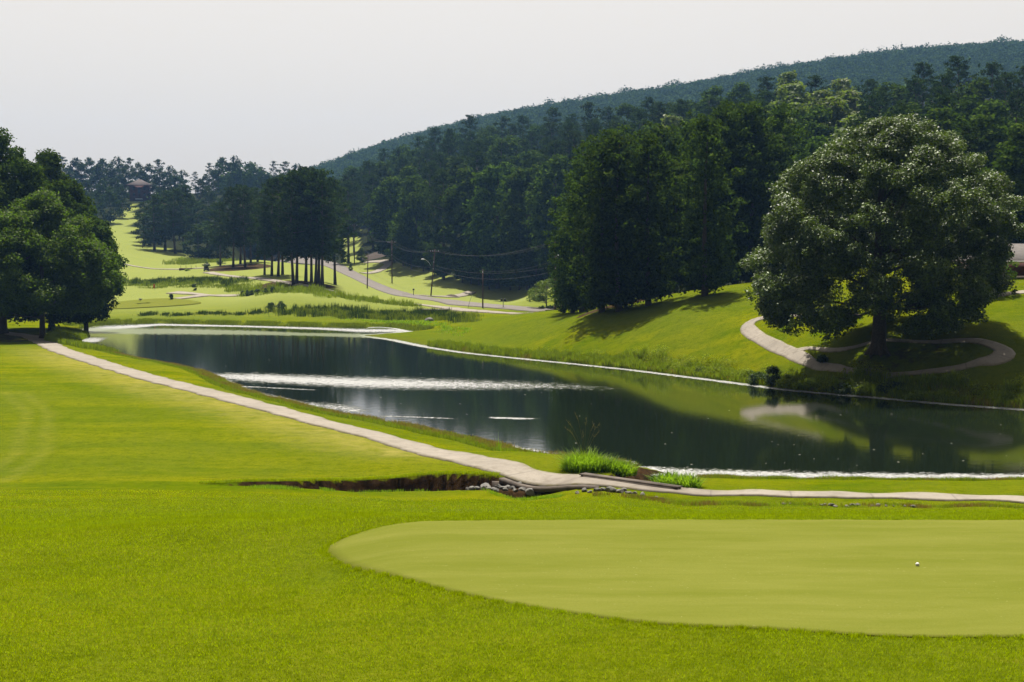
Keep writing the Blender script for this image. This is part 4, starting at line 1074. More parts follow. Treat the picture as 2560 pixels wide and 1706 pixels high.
x, y = polyfield(24000, [(660, 259), (760, 250), (900, 247), (1030, 247), (1200, 220), (1210, 236), (1140, 252), (1050, 262), (900, 262), (760, 264)], -.05, 6, 3)
blades('reeds', x, y, .8 + .5 * np.clip(wob(x, y, 4, 8), -1, 1.4), .09, M['marsh'], rg, .35, label='tall marsh reeds at the head of the pond', cat='reeds', bend=True)
x, y = polyfield(15000, [(840, 246), (1040, 244), (1180, 205), (1150, 195), (1040, 232), (940, 241)], -.3, 5, 5)
blades('pond_weeds', x, y, .35, .09, M['bladebright'], rg, .6, label='bright low water weeds growing out at the inlet', cat='weeds', bend=True)
x, y = polyfield(18000, [(560, 310), (700, 292), (820, 290), (960, 280), (1050, 274), (1060, 283), (960, 292), (830, 302), (700, 306), (640, 318), (560, 322)], -.1, 8, 6)
blades('reeds', x, y, .7 + .4 * np.clip(wob(x, y, 3, 8), -1, 1.3), .10, M['marsh'], rg, .4, label='marsh growth between the far mound and the pine clump', cat='reeds', bend=True)
x, y = polyfield(15000, [(290, 335), (420, 318), (560, 314), (640, 316), (640, 335), (560, 345), (420, 352), (290, 360)], -.0, 8, 4)
blades('reeds', x, y, .6 + .4 * np.clip(wob(x, y, 3, 8), -1, 1.3), .11, M['marsh'], rg, .4, label='marsh growth across the valley behind the second green', cat='reeds', bend=True)
def tufts(n, poly, h, lab, mat='marsh'):
    cx_, cy_ = polyfield(n, poly); k = np.repeat(np.arange(len(cx_)), 46); hh = h * rg.uniform(.5, 1.3, len(cx_))[k]; rr_ = rg.uniform(.25, .8, len(cx_))[k]
    blades('reeds', cx_[k] + rg.normal(size=len(k)) * rr_, cy_[k] + rg.normal(size=len(k)) * rr_ * 1.5, hh, .09, M[mat], rg, .3, label=lab, cat='reeds', bend=True)
tufts(120, [(640, 259), (760, 250), (1030, 247), (1200, 222), (1210, 238), (1050, 264), (760, 264)], 1.3, 'darker upright tufts among the reeds at the pond head', 'darkweed')
tufts(90, [(540, 312), (700, 290), (960, 276), (1060, 283), (830, 304), (640, 320)], 1.2, 'upright weeds in the strip before the pine clump', 'weed')
tufts(70, [(290, 335), (640, 312), (640, 338), (290, 362)], 1.3, 'dark upright weeds in the valley strip behind the second green', 'darkweed')
tufts(60, [(340, 256), (660, 256), (660, 261), (340, 262)], .6, 'low dark tufts dotted along the far bank', 'darkweed')
x, y = polyfield(7000, [(400, 440), (560, 430), (600, 445), (580, 470), (440, 470)], .0, 9, 4)
blades('reeds', x, y, 1.1, .16, M['marsh'], rg, .4, label='hazy rough growth in front of the fairway grove', cat='reeds', bend=True)
# right bank
bank = [(1180, 170), (1300, 162.3), (1500, 150.8), (1742, 137), (1994, 121.6), (2188, 116.4), (2381, 111.6), (2620, 107)]
bank_w = np.array([((px - CX) / F * Y, Y) for px, Y in bank])
x, y = along(POND, len(POND) - 3 - 11, len(POND) - 2, 100000, -.25, 2.1, rg)
k = (patchy(x, y, 4, -.25, 2)) & (y > 100); x, y = x[k], y[k]
blades('bank_grass', x, y, .70 + .5 * np.clip(wob(x, y, 2.2, 4), -.9, 1.3), .05, M['weed'], rg, .5, label='rough overgrown grass along the far bank of the pond', cat='grass', bend=True)
x, y = along(POND, len(POND) - 3 - 11, len(POND) - 2, 36000, -.2, 1.6, rg); k = patchy(x, y, 2.6, .1, 11) & (y > 100); x, y = x[k], y[k]
blades('bank_grass', x, y, .5, .045, M['bladedry'], rg, .5, label='rusty brown grass at the foot of the far bank', cat='grass', bend=True)
# leafy weed clumps of the far bank
x, y = along(POND, len(POND) - 3 - 11, len(POND) - 2, 420, .2, 2.6, rg); k = (patchy(x, y, 5, -.2, 6)) & (y > 100) & (x > 2); x, y = x[k], y[k]
R_ = rg.uniform(.3, .75, len(x)) * np.where(x > 14, 1.15, .8); cc_ = np.stack([x, y, ground(x, y) + R_ * .55], 1)
Vw, Qw = clump_leaves(cc_, R_, 95, .17, rg, .9, shell=.35, up=.5, wr=.45)
tag(mesh_np('bank_weeds', Vw, Qw, M['weed']), 'bright leafy weed clumps along the far bank of the pond', 'weeds', kind='stuff')
# ditch: grass on the lip, in the bed and on the near side
x, y = along(LIP, 0, 8, 9000, .0, .5, rg)
blades('ditch_grass', x, y, .13, .02, M['blade'], rg, .8, label='grass hanging over the eroded lip of the ditch', cat='grass', bend=True)
x, y = along(LIP, 1, len(LIP) - 1, 16000, -3.9, -2.6, rg); k = patchy(x, y, 2, .2, 3); x, y = x[k], y[k]
blades('ditch_grass', x, y, .15, .018, M['bladebright'], rg, .5, label='green weeds on the near side of the ditch', cat='grass', bend=True)
SW = [np.array(PZ(a, b, .95)[:2]) for a, b in ((1480, 1250), (1640, 1254), (1760, 1258), (1900, 1262), (2100, 1267), (2300, 1272), (2600, 1276))]
x, y = along(SW, 0, 6, 8000, -.4, .5, rg); k = patchy(x, y, 2.2, .25, 9); x, y = x[k], y[k]
blades('ditch_grass', x, y, .17, .02, M['bladedry'], rg, .6, label='rusty rough grass in the shallow swale before the straight path', cat='grass', bend=True)
x, y = along(SW, 0, 6, 9000, -.4, .6, rg); k = patchy(x, y, 2.2, .15, 5); x, y = x[k], y[k]
blades('ditch_grass', x, y, .13, .02, M['weed'], rg, .6, label='green tufts in the shallow swale before the straight path', cat='grass', bend=True)

# big grass clumps beside the concrete crossing
def clump(px, Y, R, h, n, label, seeds=0, rx=1.0):
    r_ = np.random.default_rng(int(px)); x0 = (px - CX) / F * Y; z0 = gz(x0, Y, False)
    root = empty('grass_clump', (x0, Y, z0))
    a = r_.uniform(0, 6.283, n); d = np.sqrt(r_.random(n)) * R; x = np.cos(a) * d * rx; y = np.sin(a) * d
    hh = h * (1 - .35 * (d / R) ** 2) * r_.uniform(.55, 1.2, n); la = a + r_.normal(size=n) * .9; ll = hh * (.25 + .95 * d / R) * r_.random(n)
    w = r_.uniform(.026, .052, n); b = np.stack([-np.sin(la), np.cos(la), 0 * a], 1) * (w / 2)[:, None]
    p = np.stack([x, y, 0 * x - .15], 1); dr = np.stack([np.cos(la) * ll, np.sin(la) * ll, 0 * ll], 1); up = np.stack([0 * hh, 0 * hh, hh], 1)
    m1 = p + dr * .3 + up * .6; tp = p + dr * 1.15 + up * r_.uniform(.7, 1.0, n)[:, None]
    V = np.stack([p - b, p + b, m1 + b, m1 - b, tp], 1).reshape(-1, 3); k = np.arange(n)[:, None] * 5
    mesh_np('blades', V, [k + np.array([[0, 1, 2, 3]]), k + np.array([[3, 2, 4]])], M['bladebright'], root)
    if seeds:
        mb = MB()
        for i in range(seeds):
            a = math.pi * (.15 + .8 * i / max(1, seeds - 1)) + r_.normal() * .1; L = r_.uniform(.9, 1.5) * h
            d = np.array([math.cos(a) * .75, r_.normal() * .2, 0])
            mb.tube([[0, 0, .4 * h], d * .25 * L + [0, 0, L * .85], d * .6 * L + [0, 0, L * 1.3], d * .9 * L + [0, 0, L * 1.5]], [.005, .004, .004, .003], 3)
            for t in np.linspace(.5, 1, 14):
                c = d * (.6 + .3 * (t - .5) * 2) * L + np.array([0, 0, L * (1.3 + .2 * (t - .5) * 2)])
                mb.tube([c, c + r_.normal(size=3) * .05 + [0, 0, .05]], [.008, .003], 3)
        mb.build('seed_heads', M['bladedry'], root)
    tag(root, label, 'grass clump', 'lush grass clumps by the crossing'); return root
clump(1462, 70.5, .95, 1.35, 1300, 'largest bright grass clump with long seed stalks beside the concrete crossing', 9, 1.1)
clump(1520, 70.8, .8, .95, 700, 'bright grass clump just right of the one with seed stalks', 0)
clump(1560, 70.6, .7, .8, 520, 'smaller grass clump against the dark kerb of the crossing', 0)
clump(1675, 66.6, .75, .85, 750, 'bright grass clump at the right end of the dark kerb, left half', 0)
clump(1722, 65.6, .6, .9, 650, 'bright grass clump at the right end of the dark kerb, right half', 0)
clump(1428, 71.5, .5, .5, 350, 'low grass tuft left of the clump with seed stalks', 0)
for i, (px, Y, h, lab) in enumerate(((1247, 81.5, 1.4, 'single tall reed standing in the near shallows'), (1400, 80.0, .6, 'thin reed in the shallows left of the lush clumps'), (1398, 75.5, .7, 'short dry stalks at the shore left of the lush clumps'))):
    x0 = (px - CX) / F * Y; r_ = np.random.default_rng(i)
    o = blades('reed', x0 + r_.normal(size=14) * .06, Y + r_.normal(size=14) * .06, h, .035, M['bladebright'], r_, .12, z=np.zeros(14), label=lab, cat='reed', bend=True, kind=None)

# specks floating on the pond
n = 130; px = rg.uniform(520, 2560, n); py = 850 + (rg.random(n) ** .8) * 330
q = np.array([PZ(a, b, .012) for a, b in zip(px, py)])
ok = sdf_poly(q[:, 0], q[:, 1], POND) < -1.0; q = q[ok]; m_ = len(q)
w_ = rg.uniform(.03, .11, m_) * np.sqrt(q[:, 1] / 90); hgt = rg.uniform(.03, .08, m_)
V = np.stack([q + np.stack([-w_, 0 * w_, 0 * w_], 1), q + np.stack([0 * w_, -hgt, 0 * w_], 1), q + np.stack([w_, 0 * w_, 0 * w_], 1), q + np.stack([0 * w_, hgt, .01 + 0 * w_], 1)], 1).reshape(-1, 3)
tag(mesh_np('floating_leaves', V, np.arange(m_ * 4).reshape(m_, 4), simple('pale_leaf', (.16, .16, .12), .6)), 'small pale leaves floating scattered on the dark water', 'leaves', kind='stuff')

# ------------------------------------------------------------------ rocks
def rock(px, py, wpx, z, Yd, label, group, seed):
    r_ = np.random.default_rng(seed)
    if Yd is None: q = PZ(px, py, z); x0, Y = q[0], q[1]
    else: Y = Yd; x0 = (px - CX) / F * Y
    R = wpx / 2 * Y / F
    import bmesh
    bm = bmesh.new(); bmesh.ops.create_icosphere(bm, subdivisions=3, radius=1)
    pl = [r_.normal(size=3) for _ in range(9)]; pl = [p / np.linalg.norm(p) for p in pl]; dd = r_.uniform(.55, .85, 9)
    sx = r_.uniform(.85, 1.25); sy = r_.uniform(.7, 1.0); sz = r_.uniform(.55, .85)
    for v in bm.verts:
        c = np.array(v.co)
        for p, d in zip(pl, dd):
            k = c @ p
            if k > d: c = c - p * (k - d)
        c = c * (1 + .03 * math.sin(c[0] * 9 + seed) * math.sin(c[1] * 8))
        v.co = (c[0] * R * sx, c[1] * R * sy, c[2] * R * sz)
    me = bpy.data.meshes.new('rock'); bm.to_mesh(me); bm.free(); me.materials.append(M['rock'])
    o = bpy.data.objects.new('rock', me); COL.objects.link(o)
    zz = gz(x0, Y) if z is None or Yd is None else z
    o.location = (x0, Y, zz + R * .22); o.rotation_euler = (0, 0, r_.uniform(0, 6))
    tag(o, label, 'rock', group)
RK1 = [(1158, 1218, 14), (1168, 1212, 12), (1180, 1219, 16), (1190, 1213, 14), (1206, 1216, 18), (1214, 1207, 20), (1232, 1220, 15), (1244, 1210, 18), (1258, 1218, 16), (1266, 1206, 15), (1280, 1214, 17), (1296, 1206, 24),
       (1288, 1222, 14), (1306, 1221, 17), (1318, 1212, 20), (1326, 1224, 26), (1240, 1226, 14), (1262, 1226, 15), (1345, 1222, 16), (1222, 1213, 13)]
for i, (a, b, w_) in enumerate(RK1):
    z0 = .08 + .012 * (1226 - b)
    q = PZ(a, b, z0)
    rock(a, b, w_ * 1.25, None, None if False else 68.1 - .055 * (b - 1206) + .15 * ((i % 3) - 1), 'grey angular rock in the ditch heap left of the concrete crossing', 'rocks heaped in the ditch', 300 + i)
RK2 = [(1443, 1242, 14), (1462, 1238, 18), (1475, 1243, 16), (1492, 1239, 20), (1508, 1238, 20), (1528, 1240, 36), (1550, 1243, 20), (1560, 1237, 16), (1570, 1244, 18), (1586, 1245, 18), (1608, 1248, 20), (1640, 1251, 12), (1656, 1253, 10)]
for i, (a, b, w_) in enumerate(RK2):
    lab = 'largest pale boulder of the line of rocks before the crossing' if w_ == 36 else 'pale rock in the line of rocks just in front of the concrete crossing'
    rock(a, b, w_ * 1.1, .9, None, lab, 'line of rocks before the crossing', 340 + i)
RK3 = [(1960, 1263, 10), (1975, 1264, 9), (2055, 1266, 12), (2063, 1264, 12), (2078, 1264, 20), (2088, 1267, 14), (2118, 1267, 14), (2130, 1265, 18), (2145, 1266, 16), (2180, 1269, 10), (2195, 1270, 16), (2215, 1271, 10), (2235, 1272, 9), (2262, 1271, 9), (2284, 1273, 20), (2410, 1275, 8), (2475, 1276, 10)]
for i, (a, b, w_) in enumerate(RK3):
    rock(a, b, w_, .95, None, 'small pale rock scattered in the swale before the straight path', 'rocks scattered in the swale', 360 + i)
rock(1074, 801, 22, None, 240, 'dark boulder among the reeds at the pond head', None, 400)

# ------------------------------------------------------------------ concrete crossing: headwall kerb and box under the path
mb = MB()
ka, kb = PZ(1452, 1186, 1.15), PZ(1690, 1219, 1.15)
dirv = kb - ka; L_ = np.linalg.norm(dirv[:2]); rz = math.atan2(dirv[1], dirv[0])
cr = empty('crossing_headwall', (ka[0], ka[1], .55), rz)
mb.box(0, L_, .0, .38, -.6, .56); mb.build('kerb_wall', M['darkconc'], cr)
mb = MB(); mb.box(-.06, L_ + .06, -.05, .43, .561, .63); mb.build('kerb_cap', M['darkconc'], cr)
tag(cr, 'low dark stained concrete kerb on the pond side of the path crossing', 'kerb')
# deck edge under the near side of the path, over the dark ditch opening
pc_ = smooth_line(np.array(PATH), .3); tt = np.gradient(pc_, axis=0); tt /= np.linalg.norm(tt, axis=1)[:, None]; nn_ = np.stack([tt[:, 1], -tt[:, 0]], 1)
zc_ = ground(pc_[:, 0], pc_[:, 1], False); ppx_, _ = proj(pc_[:, 0], pc_[:, 1], zc_); sel_ = (ppx_ > 1300) & (ppx_ < 1545)
c_, n_v = pc_[sel_], nn_[sel_]; o_ = np.array([c_[0][0], c_[0][1], .55])
dk = empty('crossing_deck', tuple(o_))
ring = []
for (q_, n_1) in zip(c_, n_v):
    zz = gz(q_[0] + n_1[0] * 1.3, q_[1] + n_1[1] * 1.3, False)
    for off, dz in ((1.2, .02), (1.52, .02), (1.52, -.22), (1.2, -.22)):
        ring.append([q_[0] + n_1[0] * off, q_[1] + n_1[1] * off, zz + dz])
ring = np.array(ring) - o_; m4 = len(c_)
Q = [[4 * i + k, 4 * i + (k + 1) % 4, 4 * (i + 1) + (k + 1) % 4, 4 * (i + 1) + k] for i in range(m4 - 1) for k in range(4)] + [[0, 3, 2, 1], [4 * m4 - 4, 4 * m4 - 3, 4 * m4 - 2, 4 * m4 - 1]]
MB().add(ring, Q).build('deck_edge', M['darkconc'], dk)
for k_ in (0, m4 - 1):
    b_ = ring[4 * k_ + 1]; MB().box(-.35, .35, .05, .5, -1.0, -.225, c=(b_[0], b_[1], b_[2])).build('abutment', M['darkconc'], dk)
tag(dk, 'stained concrete deck edge of the path crossing above the dark ditch opening', 'culvert')

# ------------------------------------------------------------------ golf ball
bp_ = P(2293, 1440, 16.7)
mb = bpy.data.meshes.new('golf_ball')
import bmesh
bm = bmesh.new(); bmesh.ops.create_icosphere(bm, subdivisions=5, radius=.0235)
for v in bm.verts:
    c = v.co.normalized()
    dmp = max(0, math.cos(c.x * 30) * math.cos(c.y * 30) * math.cos(c.z * 30)) * .0006
    v.co = c * (.0235 - dmp)
bm.to_mesh(mb); bm.free()
mb.polygons.foreach_set("use_smooth", np.ones(len(mb.polygons), dtype=bool))
mb.materials.append(M['white']); o = bpy.data.objects.new('golf_ball', mb); COL.objects.link(o); o.location = tuple(bp_)
bz_ = gz(bp_[0], bp_[1]); o.location.z = max(bp_[2] - .02, bz_ + .03)
tag(o, 'white golf ball just above the putting green', 'golf ball')

# ------------------------------------------------------------------ poles and lines
POLE_TOPS = {}
def pole(key, px, py, Y, h, label, arm=True, rad=.16, lean=0.0, lamp=None, trans=None, rz=0.0, low=None):
    x0 = P(px, py, Y)[0]; z0 = gz(x0, Y)
    root = empty('utility_pole', (x0, Y, z0 - .1), rz)
    mb = MB(); mb.tube([[0, 0, 0], [lean * .5, 0, h * .5], [lean, 0, h + .1]], [rad * 1.15, rad, rad * .75], 10); mb.build('pole', M['wood'], root, True)
    Tp = np.array([x0 + lean, Y, z0 + h])
    if arm:
        mb = MB(); mb.box(-1.25, 1.25, -.08, .06, -.07, .07, c=(lean, -.18, h - .55)); mb.tube([[lean - .7, -.18, h - .55], [lean, -.14, h - 1.2]], .025, 5); mb.tube([[lean + .7, -.18, h - .55], [lean, -.14, h - 1.2]], .025, 5)
        mb.build('crossarm', M['wood'], root)
        for s in (-1.1, -.55, .9):
            mb = MB(); mb.tube([[lean + s, -.16, h - .48], [lean + s, -.16, h - .40], [lean + s, -.16, h - .30], [lean + s, -.16, h - .22]], [.05, .09, .06, .07], 8); mb.build('insulator', M['ceramic'], root)
    if low:
        for zz in low:
            mb = MB(); mb.tube([[lean * zz / h - .02, -.3, zz], [lean * zz / h - .02, -.18, zz]], .09, 6); mb.box(-.06, .06, -.26, -.1, -.1, .1, c=(lean * zz / h, 0, zz)); mb.build('bracket', M['steel'], root)
    if lamp:
        zz, dx, dz = lamp
        mb = MB(); mb.tube([[0, 0, zz - .2], [dx * .35, -.3, zz + dz * .55], [dx * .75, -.6, zz + dz * .92], [dx, -.75, zz + dz]], .04, 6); arm_ = mb.build('lamp_arm', M['steel'], root)
        mb = MB(); mb.tube([[dx + .15, -.72, zz + dz], [dx - .05, -.78, zz + dz + .03], [dx - .55, -.9, zz + dz + .02], [dx - .75, -.93, zz + dz - .02]], [.07, .15, .15, .05], 8); mb.build('lamp_head', M['ceramic'], arm_)
    if trans:
        mb = MB(); mb.tube([[.42, -.25, trans - .5], [.42, -.25, trans + .4]], .24, 12); mb.tube([[.42, -.25, trans + .4], [.42, -.25, trans + .6]], .06, 6); mb.box(.1, .42, -.27, -.2, -.1, .1, c=(0, 0, trans)); mb.build('transformer', M['steel'], root)
    tag(root, label, 'utility pole'); POLE_TOPS[key] = (Tp, h); return root
def ph(pb, pt, Y): return (pb - pt) * Y / F
pole('A', 1388, 776, 252, ph(776, 603, 252), 'tall power pole standing behind the small yellow tree', trans=ph(776, 640, 252), low=[ph(776, 668, 252), ph(776, 672, 252) - 1.0])
pole('B', 1077, 735, 357, ph(735, 617, 357), 'power pole with street lamp beside the driveway mouth', lean=1.1, lamp=(ph(735, 655, 357), -1.7, 1.4), low=[ph(735, 665, 357), ph(735, 648, 357)])
pole('C', 1207, 771, 268, ph(771, 675, 268), 'shorter plain pole on the verge in front of the road', arm=False, rad=.13, low=[ph(771, 680, 268)])
pole('D', 918, 733, 366, ph(733, 646, 366), 'plain pole at the left verge of the curving road', arm=False, rad=.14, lean=.3)
pole('E', 886, 658, 465, ph(658, 558, 465), 'far thin power pole beyond the top of the road', low=[ph(658, 602, 465)])
pole('G', 980, 690, 408, ph(690, 585, 408), 'power pole standing in shade at the edge of the wood left of the lamp', low=[ph(690, 620, 408)])
def wire(a, b, sag, label, r=.014):
    pts = [a + (b - a) * t + np.array([0, 0, -4 * sag * t * (1 - t)]) for t in np.linspace(0, 1, 22)]
    mb = MB(); mb.tube(pts, r, 4, cap=False); o = mb.build('power_line', M['wire']); tag(o, label, 'power line', 'power lines along the road')
def PT(k, dx, dz): t = POLE_TOPS[k][0]; return t + np.array([dx, -.16, dz])
NMS = {'A': 'the pole behind the yellow tree', 'B': 'the street lamp pole', 'E': 'the far thin pole', 'G': 'the shaded pole', 'C': 'the short verge pole'}
for a, b, sg_ in (('B', 'A', 1.9), ('G', 'B', 1.6), ('E', 'G', 2.0)):
    for dx, nm in ((-1.1, 'left top'), (-.55, 'middle top'), (.9, 'right top')):
        wire(PT(a, dx, -.22), PT(b, dx, -.22), sg_, '%s power line from %s to %s' % (nm, NMS[a], NMS[b]))
    fa, fb = POLE_TOPS[a][1], POLE_TOPS[b][1]
    wire(PT(a, 0, -4.2), PT(b, 0, -4.4), sg_ * .85, 'upper communication line from %s to %s' % (NMS[a], NMS[b]), .018)
    wire(PT(a, 0, -5.0), PT(b, 0, -5.3), sg_ * 1.05, 'lower communication line from %s to %s' % (NMS[a], NMS[b]), .022)
wire(PT('C', 0, -.3), PT('A', 0, -3.4), .7, 'thin service line rising from the short verge pole to the pole behind the yellow tree', .016)
def guy(px, Y, h, L, lab):
    x0 = (px - CX) / F * Y; z0 = gz(x0, Y); mb = MB(); mb.tube([[0, 0, 0], [L * .4, 0, h * .5], [L, 0, h]], .03, 4); o = mb.build('guy_wire', M['wire']); o.location = (x0, Y, z0); tag(o, lab, 'guy wire')
guy(1170, 270, 2.6, .8, 'slanting guy wire guard on the verge left of the short pole')

# ------------------------------------------------------------------ mailboxes
def mailbox(px, Y, label, double=False):
    x0 = (px - CX) / F * Y; root = empty('mailbox', (x0, Y, gz(x0, Y) + .1))
    mb = MB(); mb.box(-.05, .05, -.05, .05, 0, 1.12); mb.build('post', M['black'], root)
    for sx in ((-.27, .27) if double else (0,)):
        V = []; prof_ = [(-.11, 0), (.11, 0), (.11, .14), (.085, .2), (.04, .24), (-.04, .24), (-.085, .2), (-.11, .14)]
        for yy in (-.28, .28): V += [[a * 1.5 + sx, yy * 1.2, 1.12 + b * 1.5] for a, b in prof_]
        n = len(prof_); m_ = MB(); m_.add(V, [[k, (k + 1) % n, n + (k + 1) % n, n + k] for k in range(n)] + [[0, 7, 6, 1], [6, 5, 2, 1], [5, 4, 3, 2], [8, 9, 14, 15], [9, 10, 13, 14], [10, 11, 12, 13]])
        m_.build('box', M['black'], root)
    if double: mb = MB(); mb.box(-.45, .45, -.05, .05, 1.04, 1.115); mb.build('bar', M['black'], root)
    tag(root, label, 'mailbox')
mailbox(1034, 347, 'black mailbox on a post at the driveway mouth left of the lamp pole')
mailbox(1258, 266, 'pair of black mailboxes on one post between the short pole and the yellow tree', True)
bpy.data.objects['mailbox'].scale = (1.3, 1.3, 1.15); bpy.data.objects['mailbox.001'].scale = (1.15,) * 3

# ------------------------------------------------------------------ houses
def hip_roof(w, d, ov, h, z, gable=False):
    x0, x1, y0, y1 = -w / 2 - ov, w / 2 + ov, -d / 2 - ov, d / 2 + ov; ins = 0 if gable else d / 2 + ov
    ins = min(ins, w / 2 + ov - .2)
    V = [[x0, y0, z], [x1, y0, z], [x1, y1, z], [x0, y1, z], [x0 + ins, 0, z + h], [x1 - ins, 0, z + h], [x0, y0, z - .18], [x1, y0, z - .18], [x1, y1, z - .18], [x0, y1, z - .18]]
    return MB().add(V, [[0, 1, 5, 4], [2, 3, 4, 5], [6, 7, 1, 0], [7, 8, 2, 1], [8, 9, 3, 2], [9, 6, 0, 3], [9, 8, 7, 6]], [[1, 2, 5], [3, 0, 4]])
def house_far():
    q = P(351, 497, 695); z0 = gz(q[0], 695)
    s = 695 / F; zt = q[2]
    r = empty('brick_house', (q[0], 695, min(z0, zt)), .12)
    base = max(0, zt - z0); hw = 6.2 + base
    mb = MB(); mb.box(-4.6, 4.6, -4, 4, 0, hw); mb.build('wall', M['brick'], r)
    rf = hip_roof(9.2, 8, 1.7, 3.0, hw + .19).build('roof', M['roof'], r)
    for x_, z_ in ((-2.6, 1.2), (2.6, 1.2), (-2.6, 4.0), (2.6, 4.0)):
        f = MB().box(x_ - .6, x_ + .6, -4.08, -3.99, base + z_, base + z_ + 1.5).build('window', M['wood'], r)
        MB().box(x_ - .5, x_ + .5, -4.10, -4.081, base + z_ + .1, base + z_ + 1.4).build('pane', M['glass'], f)
    d = MB().box(-.7, .7, -4.08, -3.99, base, base + 5.4).build('door', M['wood'], r)
    MB().box(-.55, .55, -4.10, -4.081, base + 2.4, base + 5.2).build('pane', M['glass'], d)
    MB().box(-1.6, 1.6, -6.2, -4.1, base - .6, base - .2).build('porch', M['white'], r)
    tag(r, 'hazy two-storey red brick house with brown hipped roof at the top of the fairway', 'house')
house_far()
def bungalow():
    Y = 141; a = P(2453, 722, Y); z0 = min(gz(a[0], Y), gz(a[0] + 12, Y)) - .1; ztop = P(2500, 657, Y)[2]
    w_, d_ = 15.0, 8.0; hw = ztop - z0
    r = empty('brick_bungalow', (a[0] + w_ / 2, Y + d_ / 2, z0))
    MB().box(-w_ / 2, w_ / 2, -d_ / 2, d_ / 2, .45, hw).build('wall', M['brick'], r)
    MB().box(-w_ / 2 - .04, w_ / 2 + .04, -d_ / 2 - .04, d_ / 2 + .04, -.6, .45).build('plinth', M['darkconc'], r)
    hip_roof(w_, d_, .5, 1.75, hw + .19).build('roof', M['roofgrey'], r)
    MB().box(-w_ / 2 - .5, w_ / 2 + .5, -d_ / 2 - .62, -d_ / 2 - .503, hw + .02, hw + .17).build('gutter', M['white'], r)
    for x_ in (-w_ / 2 + .75, -w_ / 2 + 4.35):
        MB().box(x_ - .05, x_ + .05, -d_ / 2 - .14, -d_ / 2 - .045, .1, hw + .02).build('downspout', M['white'], r)
    f = MB().box(2.5, 4.3, -d_ / 2 - .05, -d_ / 2 + .02, 1.2, 2.4).build('window', M['white'], r); MB().box(2.6, 4.2, -d_ / 2 - .07, -d_ / 2 - .051, 1.3, 2.3).build('pane', M['glass'], f)
    tag(r, 'low red brick bungalow with grey roof and white downspouts at the right edge', 'house')
bungalow()

# ------------------------------------------------------------------ golf cart, flag, bird, bridge, culvert, beds
def golf_cart():
    Y = 373; q = P(516, 682, Y); z0 = gz(q[0], Y) + .2; r = empty('golf_cart', (q[0], Y, z0), .35)
    b = MB(); b.add([[-.58, -1.1, .3], [.58, -1.1, .3], [.58, 1.15, .3], [-.58, 1.15, .3], [-.56, -1.15, .75], [.56, -1.15, .75], [.56, -.6, .85], [-.56, -.6, .85], [-.56, -.5, .45], [.56, -.5, .45], [.56, .2, .45], [-.56, .2, .45], [.56, .25, .8], [-.56, .25, .8], [.56, 1.12, .8], [-.56, 1.12, .8]],
             [[0, 3, 2, 1], [0, 1, 5, 4], [4, 5, 6, 7], [7, 6, 9, 8], [8, 9, 10, 11], [11, 10, 12, 13], [13, 12, 14, 15], [15, 14, 2, 3], [1, 2, 10, 9], [1, 9, 6, 5], [2, 14, 12, 10], [0, 8, 11, 3], [0, 4, 7, 8], [3, 11, 13, 15]]); b.build('body', M['black'], r)
    MB().box(-.5, .5, .18, .7, .801, .92).box(-.5, .5, .62, .74, .921, 1.3).build('seat', M['black'], r)
    MB().box(-.62, .62, -.75, .95, 1.82, 1.9).build('roof', M['white'], r)
    for sx in (-.54, .54):
        for sy, ty in ((-.62, -.6), (.85, .85)):
            MB().tube([[sx, sy, .8], [sx, ty, 1.82]], .025, 6).build('roof_post', M['black'], r)
        for sy in (-.8, .75):
            wv = MB().tube([[sx - .09, sy, .22], [sx + .09, sy, .22]], .23, 14).build('wheel', M['black'], r)
            MB().tube([[sx - .1, sy, .22], [sx + .1, sy, .22]], .11, 10).build('rim', M['steel'], wv)
    MB().tube([[-.25, -.55, .85], [-.25, -.3, 1.1]], .02, 5).tube([[-.42, -.3, 1.1], [-.08, -.3, 1.12]], .02, 5).build('steering_wheel', M['black'], r)
    tag(r, 'dark golf cart with pale roof where the far cart path begins', 'golf cart')
golf_cart()
def flag():
    q = P(387, 724, 318); r = empty('golf_flag', (q[0], 318, gz(q[0], 318)))
    MB().tube([[0, 0, 0], [.02, 0, 1.35]], .02, 5).build('flagstick', M['wood'], r)
    V = []; nn = 7
    for j in range(nn):
        for i in range(5):
            u, v = i / 4, j / (nn - 1); V.append([-.02 - u * (.34 - .1 * v), .06 * math.sin(u * 7 + v * 3), 1.33 - v * .95 - u * .12])
    Q = [[j * 5 + i, j * 5 + i + 1, (j + 1) * 5 + i + 1, (j + 1) * 5 + i] for j in range(nn - 1) for i in range(4)]
    MB().add(V, Q).build('cloth', M['red'], r); tag(r, 'small orange-red flag drooping behind the second green', 'flag')
flag()
def bird():
    Y = 288; q = P(351, 757, Y); r = empty('black_bird', (q[0], Y, gz(q[0], Y) + .13))
    mb = MB(); mb.tube([[-.42, 0, .16], [-.25, 0, .2], [-.05, 0, .27], [.15, 0, .3], [.26, 0, .38], [.36, 0, .42], [.43, 0, .41]], [.03, .06, .12, .11, .07, .065, .02], 8)
    mb.tube([[.02, .05, .2], [.02, .05, 0]], .015, 4); mb.tube([[.08, -.05, .2], [.08, -.05, 0]], .015, 4)
    mb.add([[.12, 0, .36], [-.12, .02, .36], [-.3, .5, .55], [-.1, .45, .56], [.12, 0, .36], [-.12, -.02, .36], [-.3, -.5, .5], [-.1, -.45, .5]], [[0, 1, 2, 3], [4, 7, 6, 5]])
    mb.build('body', M['black'], r, True); tag(r, 'black bird with lifted wings standing on the second green', 'bird')
bird()
